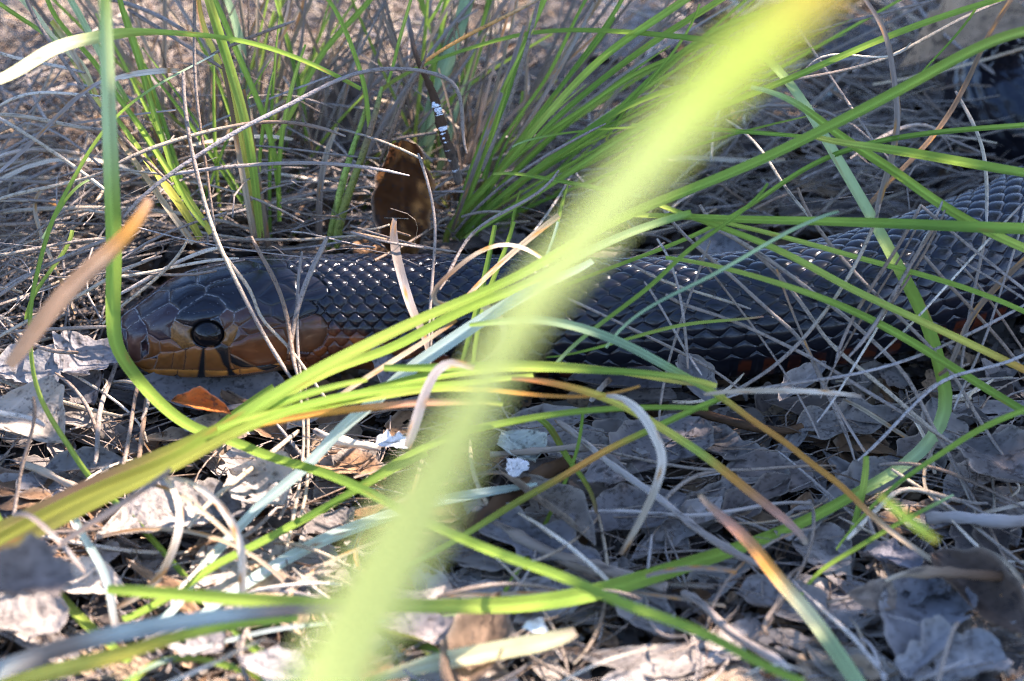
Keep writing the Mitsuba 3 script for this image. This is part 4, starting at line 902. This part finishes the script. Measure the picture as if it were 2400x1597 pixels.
def build_strands():
    rng = np.random.default_rng(5)
    auto = {}
    more = []
    for i in range(11):                                      # thin stalks strewn over the trunk and the bend
        x, y = rng.uniform(1480, 2330), rng.uniform(440, 640)
        a = math.radians(rng.choice([rng.normal(52, 10), rng.normal(40, 8), rng.normal(118, 12)]))
        L = rng.uniform(260, 560)
        q = [(x + L * t * math.cos(a) + 30 * math.sin(3.1 * t + i) * t, y + L * t * math.sin(a) + rng.normal(0, 4)) for t in (0, 0.35, 0.7, 1.0)]
        o = rng.uniform(0.8, 1.2)
        more.append((str(rng.choice(["S", "S", "D"])), str(rng.choice(["kb k kb", "kb b k", "b kb k", "b b kb", "k kb gr"])), float(rng.uniform(5, 9)), (o, o + 0.1, o + 0.6), " ".join(f"{u:.0f},{v:.0f}" for u, v in q), None))
    for kind, inks, wid, off, pts, text in STRANDS + more:
        P = strand(pts, off)
        wid = (wid,) if np.isscalar(wid) else wid
        m = blade_mesh(kind, inks, wid, P, rng)
        name = key("grass_strand" if kind == "B" else "dry_stalk")
        put(name, (m[0], m[1]), "blade_leaf" if kind == "B" else "dry_leaf" if kind == "D" else "dry_stem", m[2], label=text, cat="grass" if kind == "B" else "dry stalk",
            group="green blades around the snake" if kind == "B" else "dry stalks around the snake")
        if text is None:
            p = np.array([[float(a) for a in q.split(",")] for q in pts.split()])
            d = p[-1] - p[0]
            ang = math.degrees(math.atan2(-d[1], d[0])) % 180
            lie = "lying level" if ang < 20 or ang > 160 else "upright" if 70 < ang < 110 else "leaning right" if ang < 90 else "leaning left"
            mean = inks.split()[len(inks.split()) // 2]
            mid = p[len(p) // 2]
            text = f"{WORDS[mean]} {'blade' if kind == 'B' else 'dry stalk'} {lie} {where(*mid)}"
            auto.setdefault(text, []).append((mid[0], name))
    for text, got in auto.items():
        got.sort()
        for i, (_, name) in enumerate(got):
            labels[name]["label"] = text if len(got) == 1 else f"{NTH[i]} from left, {text}"


build_strands()


# ------------------------------------------------------------------ the three tufts behind the snake: a tuft is one plant, its blades are parts
TUFTS = [
    ("grass_tuft", "upright grass tuft behind the snake's head with yellowing green blades", [
        ("B", "gy g gy g y", (16, 20, 22, 22, 18), (-1.6, -1.0, -0.4, 0.2), "612,560 595,408 571,272 537,153 510,68 480,-30"),
        ("B", "b y y y o", (16, 14, 15, 13, 10), (-1.6, -1.0, -0.4), "610,560 585,420 558,289 530,187 493,102 465,-25"),
        ("B", "g g g g", (10, 14, 15, 15), (-1.9, -1.2, -0.6), "655,520 649,408 629,306 598,221 561,136 530,61 490,-25"),
        ("B", "g g gy g", (8, 11, 10, 5), (-1.9, -1.3, -0.8), "655,510 653,408 663,306 680,221 700,150 716,105"),
        ("B", "mg mg mg mg", (14, 24, 26, 24), (-3.2, -2.6, -2.2), "585,300 577,225 572,160 556,68 520,-25"),
        ("D", "b t b b", (16, 15, 12, 8), (-1.5, -1.0, -0.7), "600,580 580,470 556,340 540,240 520,150"),
        ("D", "b kb b", (14, 15, 10), (-1.8, -1.4, -1.0), "630,580 612,470 590,330 570,210"),
        ("B", "gy g g", (10, 14, 12), (-2.4, -2.0, -1.8), "640,330 690,250 760,120 850,20 880,-20"),
        ("B", "g gd g", (12, 16, 14), (-3.0, -2.6, -2.2), "720,330 700,200 670,80 640,-25"),
    ], (618, 575), 62),
    ("grass_tuft", "sparse slanting grass tuft left of the head with striped green and straw blades", [
        ("B", "y gy g g g g", (14, 14, 13, 13, 12, 11), (-0.6, -0.4, -0.6, -0.8), "495,548 425,442 374,367 340,313 279,231 238,170 204,126 146,61 105,-25"),
        ("B", "g pg pg pg", (12, 14, 15, 15), (-1.4, -1.4, -1.4), "300,240 231,119 204,68 150,-25"),
        ("B", "gy g g g g", (10, 12, 13, 13, 12), (-0.4, -0.5, -0.7), "480,530 405,401 384,333 360,265 333,170 306,85 275,-25"),
        ("B", "pg g gy", (8, 11, 10), (-1.0, -1.0), "132,102 102,78 51,44 -20,-5"),
        ("B", "y py py pg", (10, 14, 15, 12), (-1.0, -1.0, -1.2), "238,250 221,218 190,150 136,102 102,61 30,-20"),
        ("B", "ol y gy g", (18, 22, 18, 12), (-0.7, -0.5, -0.4), "470,560 400,450 340,370 290,300 250,250"),
        ("D", "t t b", (16, 14, 10), (-0.6, -0.5), "455,570 380,470 310,370 260,310"),
        ("D", "y t y", (10, 14, 12), (-0.8, -0.8), "230,230 190,160 150,90 120,50"),
        ("B", "pg g pg", (8, 10, 8), (0.2, 0.2, 0.2), "100,560 140,490 180,440 215,420"),
        ("B", "g gy", (8, 10), (-0.2, -0.2), "60,750 100,660 150,590 170,540"),
    ], (480, 565), 52),
    ("grass_tuft", "stout green and brown stalk with a few blades behind the back of the head", [
        ("S", "gy ol ol b g", (22, 20, 17, 15, 13), (-1.7, -1.4, -1.2, -1.0), "790,580 800,510 834,408 868,306 895,204"),
        ("S", "ol gy g ol", (20, 18, 14, 10), (-1.8, -1.4, -1.2), "770,585 790,480 820,370 850,280 862,230"),
        ("B", "g g gy g", (6, 8, 8, 5), (-1.0, -0.8, -0.6), "909,194 925,140 936,95 963,0 970,-25"),
        ("B", "gy g g g g", (10, 12, 12, 12, 10), (-1.2, -1.0, -0.8), "866,300 865,289 854,204 834,136 800,51 752,-20"),
        ("S", "b b b", (11, 10, 7), (-1.3, -1.0, -0.8), "890,380 919,306 953,221 980,175 1000,120"),
        ("S", "o o t", (9, 9, 8), (-0.9, -0.8, -0.6), "990,150 1018,129 1106,78 1208,27 1290,-20"),
        ("D", "b kb t", (16, 15, 10), (-1.8, -1.5), "750,580 748,480 760,380 790,300"),
    ], (785, 585), 26),
    ("grass_tuft", "wide fan of green grass behind the neck, blades sweeping to the upper right", [
        ("B", "ol g g gy g g gy", (14, 16, 17, 17, 18, 18, 18), (-2.4, -1.6, -0.8, -0.4), "1045,570 1055,533 1140,435 1208,357 1310,238 1412,136 1514,61 1640,-25"),
        ("B", "gd g g g g", (12, 16, 18, 18, 16), (-2.6, -2.0, -1.4), "1080,540 1106,442 1140,357 1174,255 1215,136 1249,61 1285,-25"),
        ("B", "ol g g g g", (10, 12, 13, 13, 12), (-2.4, -1.4, -0.8), "1060,560 1174,401 1276,316 1378,248 1480,180 1600,126 1740,60 1880,-10"),
        ("B", "gd g gd g gd", (12, 16, 18, 18, 16), (-2.0, -1.2, -0.6), "1090,545 1218,425 1310,357 1412,282 1514,231 1600,204 1700,190"),
        ("B", "gy g g pg", (10, 12, 12, 10), (-1.2, -0.8, -0.4), "1155,408 1210,408 1276,418 1378,437 1500,460"),
        ("B", "pg g g pg", (6, 9, 9, 8), (-1.4, -1.0, -0.8), "1200,345 1225,333 1344,310 1480,299 1600,298"),
        ("B", "gd g g gd", (7, 9, 9, 8), (-2.2, -1.8, -1.4), "1130,420 1191,306 1276,190 1330,85 1385,-20"),
        ("B", "g gd g g", (12, 14, 15, 14), (-1.4, -1.0, -0.8), "1240,345 1310,272 1446,160 1548,88 1640,30 1720,-20"),
        ("B", "ol mg mg mg mg", (26, 40, 40, 36, 30), (-3.4, -3.0, -2.8, -2.6), "985,400 1004,306 1038,170 1065,90 1089,20 1100,-25"),
        ("B", "ol mg gd gd", (14, 20, 20, 16), (-3.3, -2.9, -2.6), "1020,430 1060,300 1110,150 1140,40 1150,-25"),
        ("B", "g g gy", (8, 9, 3), (-1.6, -1.2), "1196,560 1205,500 1219,447"),
        ("B", "gd g g", (7, 9, 3), (-1.4, -1.0), "1300,560 1312,500 1332,432"),
        ("B", "ol g gd g", (8, 11, 12, 10), (-2.4, -1.8, -1.4), "1065,560 1150,440 1260,280 1340,170 1420,60 1470,-25"),
        ("B", "g g gd g", (8, 11, 12, 12), (-1.8, -1.2, -0.8), "1180,470 1290,380 1400,300 1530,180 1640,95 1780,30"),
        ("B", "gd g gd", (7, 9, 8), (-2.6, -2.0, -1.6), "1110,480 1180,380 1300,220 1400,100 1440,40"),
        ("B", "gy g g g", (10, 14, 14, 12), (-1.4, -0.8, -0.4), "1090,560 1180,500 1310,420 1450,330 1600,250 1720,200"),
        ("S", "kb kb k", (11, 11, 9), (-1.6, -1.0, -0.6), "1130,400 1190,250 1230,130 1260,10 1270,-30"),
        ("D", "b kb k kb", (9, 12, 12, 10), (-2.0, -1.4, -1.2), "1060,540 1110,400 1160,260 1200,150 1230,60"),
        ("S", "kb k", (9, 7), (-2.0, -1.2, -0.8), "1060,555 1160,450 1290,360 1420,290"),
        ("B", "g g", (7, 8, 6), (-2.2, -2.2), "1000,60 1020,30 1045,-20"),
        ("B", "gy gd g", (10, 14, 12), (-3.6, -3.4, -3.2), "1000,140 1030,60 1050,-20"),
        ("B", "g g", (14, 16), (-3.4, -3.4), "1040,130 1000,40 980,-20"),
        ("B", "gd g", (6, 7, 5), (-1.2, -0.8), "1420,330 1500,215 1580,120 1640,10"),
        ("B", "gd g", (6, 8, 5), (-1.0, -0.6), "1480,370 1560,260 1650,150 1720,70"),
    ], (1075, 572), 66),
]


def build_tufts():
    rng = np.random.default_rng(8)
    for name, text, blades, (bx, by), extra in TUFTS:
        k = key(name)
        labels[k] = {"label": text, "category": "grass tuft"}
        for kind, inks, wid, off, pts in blades:
            m = blade_mesh(kind, inks, wid, strand(pts, off), rng)
            put(key(f"{k}__{'blade' if kind == 'B' else 'dry_stalk'}"), (m[0], m[1]), "blade_leaf" if kind == "B" else "dry_leaf" if kind == "D" else "dry_stem", m[2])
        base = at(bx, by, 0.002)
        for i in range(16 if bx > 1000 else 5 if bx < 700 else 0):   # finer green blades of the fan
            x1, y1 = (rng.uniform(1180, 2000), rng.uniform(-30, 330)) if bx > 1000 else (bx + rng.uniform(-330, 160), rng.uniform(-30, 200))
            a = np.array([bx + rng.uniform(-20, 60), by - rng.uniform(10, 50)])
            e = np.array([x1, y1])
            q = [a, a + (e - a) * 0.35 + [-8, -22], a + (e - a) * 0.7 + [-6, -22], e]
            w = rng.uniform(5, 10)
            o = rng.uniform(-1.6, -0.7)
            m = blade_mesh("B", rng.choice(["ol g g", "gd g gy", "gd gd g", "gy g g"]), (w, w * 1.2, w, w * 0.3), strand(" ".join(f"{u:.0f},{v:.0f}" for u, v in q), (-2.4, (o - 2.4) / 2, o)), rng)
            put(key(f"{k}__blade"), (m[0], m[1]), "blade_leaf", m[2])
        for i in range(extra):                               # the dead sheaths at the foot
            r, g = abs(rng.normal(0, 0.0105)), rng.uniform(0, 2 * np.pi)
            b = base + np.array([r * math.cos(g) * 1.3, abs(r * math.sin(g)) + 0.003, 0])
            lean = np.array([rng.normal(0.0 if bx < 1000 else 0.35, 0.42), abs(rng.normal(0.05, 0.25)) - 0.04, 1.0])
            L = rng.uniform(0.025, 0.10)
            P = spline([b, b + lean * L * 0.5, b + lean * L + [rng.normal(0, 0.006), rng.normal(0, 0.006), -0.003]], 12)
            green = rng.random() < 0.16
            c = rng.choice(["b kb", "kb k", "t kb", "b t", "kb gr"]) if not green else rng.choice(["gd g", "ol g", "gy g"])
            w = rng.uniform(4, 12)
            m = blade_mesh("B" if green else rng.choice(["D", "S"]), c, (w, w, w * 0.6), P, rng)
            put(key(f"{k}__{'blade' if green else 'dry_stalk'}"), (m[0], m[1]), "blade_leaf" if green else "dry_leaf", m[2])


build_tufts()


# ------------------------------------------------------------------ loose straw: single straws as far as one can pick them out, the rest is chaff
def build_straw():
    rng = np.random.default_rng(17)

    def straw(zone):
        if zone == 0:      # the tangle behind, upper left
            px, py, h = rng.uniform(-150, 1000), rng.uniform(-40, 640), abs(rng.normal(0.6, 1.8)) + 0.2
            g = rng.choice([rng.normal(0.35, 0.5), rng.normal(-0.5, 0.45), rng.uniform(0, math.pi)])
        elif zone == 1:    # behind, right
            px, py, h = rng.uniform(900, 2500), rng.uniform(-40, 560), abs(rng.normal(0.5, 1.3)) + 0.2
            g = rng.choice([rng.normal(0.7, 0.4), rng.normal(-0.6, 0.4)])
        elif zone == 3:    # round the snout and along the snake's near side
            px, py, h = rng.choice([rng.uniform(-100, 300), rng.uniform(800, 2450)]), rng.uniform(600, 960), abs(rng.normal(0.2, 0.4)) + 0.2
            g = rng.uniform(0, math.pi)
        else:              # in front
            px, py, h = rng.uniform(-100, 2500), rng.uniform(880, 1640), abs(rng.normal(0.2, 0.45)) + 0.15
            g = rng.uniform(0, math.pi)
        c = at(px, py, h / 100)
        L = rng.uniform(0.025, 0.085) if zone < 2 else rng.uniform(0.012, 0.05)
        d = np.array([math.cos(g), math.sin(g), rng.normal(0, 0.42 if zone < 2 else 0.16)])
        s = np.array([-math.sin(g), math.cos(g), 0])
        b, v = rng.normal(0, 0.10) * L, rng.normal(0.02, 0.08) * L
        pts = [c - d * L / 2, c - d * L / 6 + s * b + [0, 0, v], c + d * L / 6 + s * b * 0.8 + [0, 0, v], c + d * L / 2]
        P = spline(pts, 12)
        P[:, 2] = np.maximum(P[:, 2], 0.0015)
        # keep out of the snake
        inside = (np.abs(P[:, 1] + 0.0125) < 0.017) & (P[:, 2] < 0.028) & (P[:, 0] > -0.093) & (P[:, 0] < 0.07) | (np.hypot(P[:, 0] - 0.1, P[:, 1] - 0.012) < 0.03) & (P[:, 2] < 0.03)
        if zone < 2:                                         # what lies behind stays behind the snake
            ux, uy = survey(P)
            inside |= (ux > 240) & (uy > 575) & (uy < 900)
        return None if inside.any() else (P, px, py)

    names = {0: 130, 1: 70, 2: 80, 3: 20}
    for zone, count in names.items():
        made = 0
        while made < count:
            got = straw(zone)
            if got is None:
                continue
            made += 1
            P, px, py = got
            w = rng.uniform(5, 11)
            kind = rng.choice(["S", "S", "D"])
            c = str(rng.choice(["kb t kb", "k kb k", "t w t", "gr k gr", "b kb b", "t t kb", "kb k gr"]))
            m = blade_mesh(kind, c, (w, w * 1.1, w * 0.8), P, rng)
            w = where(px, py)
            put(key("loose_straw"), (m[0], m[1]), "dry_leaf" if kind == "D" else "dry_stem", m[2], label=f"loose {WORDS[c.split()[1]]} straw, {'flat' if kind == 'D' else 'round'}, in the tangle {w}", cat="straw", group=f"loose straws {w}")
    chaff = []
    for i in range(5600):
        got = straw(int(rng.choice([0, 0, 0, 1, 1, 2, 2, 3])))
        if got is None:
            continue
        P = got[0][::2].copy()
        P = P.mean(0) + (P - P.mean(0)) * rng.uniform(0.3, 0.9)
        P[:, 2] = np.maximum(P[:, 2] * (0.8 if got[2] < 640 else 0.5) - 0.002, -0.002)
        w = rng.uniform(1.5, 8) if got[2] < 900 else rng.uniform(1.5, 5)
        chaff.append(tube(P, np.full(len(P), w * 0.5e-4), ink(rng.choice(["kb k", "k kb", "kb t", "gr k", "b kb", "k k"] if got[2] < 900 else ["gr k", "b k", "db b", "kb b", "k kb", "db k"]), len(P)), rng, sides=4))
    v, f, c = join(chaff)
    put("straw_chaff", (v, f), "dry_stem", c, label="fine broken straw strewn through the litter", cat="chaff", kind="stuff")


build_straw()

# ------------------------------------------------------------------ twigs
TWIGS = [
    ("S", "k k k", (16, 15, 17, 14), "g0.9 1.0 0.9", "1150,1066 1200,1062 1260,1057 1340,1050 1430,1052", "grey twig lying level over the litter right of the blurred stem"),
    ("S", "db db db", (30, 40, 36, 30), "g0.5 0.7 0.5", "1090,1235 1180,1180 1260,1120 1340,1080", "thick charred twig under the grey twig"),
    ("S", "k gr k k", (12, 15, 15, 13), "g1.0 1.2 1.1 1.0", "1310,990 1380,1045 1440,1095 1560,1180 1640,1245 1730,1300 1850,1370", "long grey twig slanting down over the dead leaves below the trunk"),
    ("S", "gr gr k", (8, 9, 8), "g0.8 0.9 0.8", "1340,1205 1450,1198 1560,1205 1640,1208 1760,1190 1900,1180", "slim pale twig lying level across the slim dark leaf"),
    ("S", "k gr k", (24, 28, 26, 22), "g0.6 0.7 0.7", "2170,1218 2250,1214 2330,1222 2430,1216", "crusty grey twig at the right edge"),
    ("S", "t b db", (8, 20, 24, 20), "g1.2 1.3 1.2", "2075,1362 2120,1346 2200,1342 2290,1348 2360,1352", "brown pointed stick low at the right"),
    ("S", "gr k db", (12, 13, 12, 14), "g1.0 1.3 1.5", "1385,940 1402,918 1418,900 1432,888", "short charred twig end poking up under the trunk"),
    ("S", "gr bg", (14, 13, 12), "g0.6 0.9 1.0", "1895,250 1925,232 1960,212", "pale blue grey twig stub left of the bend"),
    ("S", "b kb b", (9, 9, 8), "g0.6 0.8 0.7", "1800,1490 1790,1470 1830,1400 1845,1360 1880,1330", "forked brown twig low at the right"),
    ("S", "k kb k", (26, 30, 24), "g0.4 0.5 0.5", "1120,1200 1200,1255 1320,1310 1440,1345 1560,1380", "ridged grey stem half buried below the lobed oak leaf"),
    ("S", "k k gr", (16, 18, 14), "g0.5 0.6 0.6", "1600,1390 1660,1430 1710,1480 1790,1530 1850,1570", "grey stick low in the middle right"),
    ("S", "db db", (18, 20), "g0.4 0.5", "1600,960 1700,985 1820,1010 1880,1000", "dark stick under the grey leaves below the trunk"),
    ("S", "gr w gr", (18, 20, 16), "g0.5 0.7 0.6", "740,1010 800,1035 860,1045 890,1050", "whitish twig left of the white lichen flake"),
    ("S", "t kb", (16, 14), "g0.5 0.6", "60,1090 130,1120 170,1140 230,1150", "broken tan twig near the left edge"),
]


def build_twigs():
    rng = np.random.default_rng(31)
    for kind, inks, wid, off, pts, text in TWIGS:
        m = tube(strand(pts, off), along(wid, len(strand(pts, off))) * 0.5e-4, ink(inks, len(strand(pts, off))), rng, sides=8, flat=0.95, speck=0.2, knots=0.35, lump=0.16)
        put(key("twig"), (m[0], m[1]), "bark", m[2], label=text, cat="twig", group="twigs in the litter")
    # the lichen covered twig behind the neck
    P = strand("955,35 962,70 977,136 1011,211 1038,306 1058,366 1075,430", (-1.9, -1.4, -1.4, -1.8), 50)
    r = along((4, 6, 8, 12, 14, 14, 10), 50) * 1e-4 * 0.8
    m = tube(P, r, ink("k db db k", 50), rng, sides=8, flat=0.95, knots=0.3, lump=0.15)
    k = put(key("twig"), (m[0], m[1]), "bark", m[2] * 0.8, label="slanting dark twig crusted with white lichen behind the neck", cat="twig")
    for a, b in ((25, 28), (27, 30), (31, 34), (33, 37), (36, 40), (39, 43), (44, 46)):
        Q = P[a:b + 1]
        Q = spline(Q, 16)
        rr = np.interp(np.linspace(a, b, 16), np.arange(50), r) * np.clip(np.sin(np.linspace(0.15, 2.95, 16)) ** 0.4 * 1.25, 0.4, 2) * rng.uniform(0.45, 0.85, 16)
        v, f, c = tube(Q + np.array([0.0002 * rng.normal(), -0.0003, 0.0002]), rr, np.full((16, 3), 0.78), rng, sides=10, speck=0.32, lump=0.2)
        put(key(k + "__lichen"), (v, f), "bark", np.clip(c * 1.05, 0.02, 0.82))


build_twigs()


# ------------------------------------------------------------------ the tall weed leaf close to the camera, far out of focus
def build_near_blade():
    d0 = 0.66                                                # metres from the camera
    pts = [(560, 2300), (690, 1900), (780, 1590), (905, 1330), (1080, 1010), (1225, 745), (1375, 555), (1560, 330), (1725, 150), (1890, 0), (2060, -140)]
    P = []
    for i, (x, y) in enumerate(pts):
        d = FWD + (x - 1200) / 1200 * HALF / DIST * RIGHT + (798.5 - y) / 1200 * HALF / DIST * UP
        P.append(EYE + d * (d0 + 0.004 * i))
    P[0] = np.array([P[0][0] - 0.005, P[0][1] + 0.03, 0.16])
    P.insert(0, np.array([P[0][0] - 0.012, P[0][1] + 0.06, -0.004]))
    P = spline(P, 110)
    w = along((6, 8, 10, 12, 13, 14, 15, 14, 7.5, 10, 12, 5), 110) * 1e-3 * 0.64
    m = ribbon(P, w, ink("wg wg wg wg wg wg wg wg wg wg gy o", 110), roll=0.0, fold=0.16, twist=0.08, rng=np.random.default_rng(3), rib=0.2)
    put("weed_leaf", (m[0], m[1]), "blade_leaf", m[2], label="broad pale green leaf close to the camera, blurred, crossing the whole picture", cat="leaf")


build_near_blade()


# ------------------------------------------------------------------ an added bush, unseen, its leaves laid out to dapple the sun
def shade(px, py):
    """Shade wanted at a ground point: sets where the added leaves go."""
    s = 1.0
    lit = [((300, 1430), (760, 400), 1.0), ((300, 180), (620, 380), 0.74), ((100, 600), (200, 330), 0.66), ((1250, 40), (520, 170), 0.95), ((1500, 1600), (420, 130), 0.85), ((60, 1000), (240, 130), 0.95),
           ((1250, 820), (260, 90), 0.6), ((1500, 420), (200, 100), 0.6), ((1690, 845), (360, 90), 0.68), ((650, 885), (330, 85), 0.85), ((600, 1150), (420, 160), 0.8), ((250, 1500), (700, 300), 1.0), ((1100, 1600), (400, 170), 0.9)]
    for (x, y), (a, b), k in lit:
        s = min(s, 1 - k * math.exp(-(((px - x) / a) ** 2 + ((py - y) / b) ** 2) ** 1.8))
    return max(0, s - 0.2) / 0.8


def build_added_shrub():
    rng = np.random.default_rng(77)
    vs, cs, fs, n = [], [], [], 0
    tips = []
    for i in range(3000):
        px, py = rng.uniform(-500, 2700), rng.uniform(-500, 1900)
        if rng.random() > shade(px, py) * 0.55:
            continue
        t = rng.uniform(0.36, 0.8)
        c = at(px, py, 0.0) + SUN * t
        L, W = rng.uniform(0.02, 0.036), rng.uniform(0.010, 0.017)
        g = rng.uniform(0, 6.28)
        m = leaf("lance", L, W, (0.10, 0.20, 0.035), rng, curl=0.3, wave=0.1, nu=7, nv=4, vein=0.1, spot=0.0)
        nrm = SUN * 0.9 + rng.normal(0, 0.45, 3)
        q = pose((m[0] - [L / 2, 0, 0], m[1], m[2]), frame(c, np.cross(nrm, [math.cos(g), math.sin(g), 0.3]), nrm))
        vs.append(q)
        if i % 9 == 0:
            tips.append(c)
    v, f, c = join(vs)
    labels["added_shrub"] = {"label": "added leafy bush outside the frame, laid out to shade the litter", "category": "added_shrub"}
    put("added_shrub__foliage", (v, f), "blade_leaf", c, kind="stuff")
    foot = np.array([0.95, 0.42, -0.01])
    fork = np.array([0.62, 0.24, 0.55])
    m = tube(spline([foot, foot + [-0.08, -0.05, 0.25], fork], 20), np.linspace(0.02, 0.012, 20), ink("kb k", 20), rng, sides=10)
    put("added_shrub__trunk", (m[0], m[1]), "bark", m[2])
    br = []
    for p in tips:
        mid = fork * 0.5 + p * 0.5 + rng.normal(0, 0.02, 3) + [0, 0, 0.03]
        br.append(tube(spline([fork, mid, p], 9), np.linspace(0.003, 0.0006, 9), ink("kb k", 9), rng, sides=5))
    v, f, c = join(br)
    put("added_shrub__branches", (v, f), "bark", c, kind="stuff")


build_added_shrub()
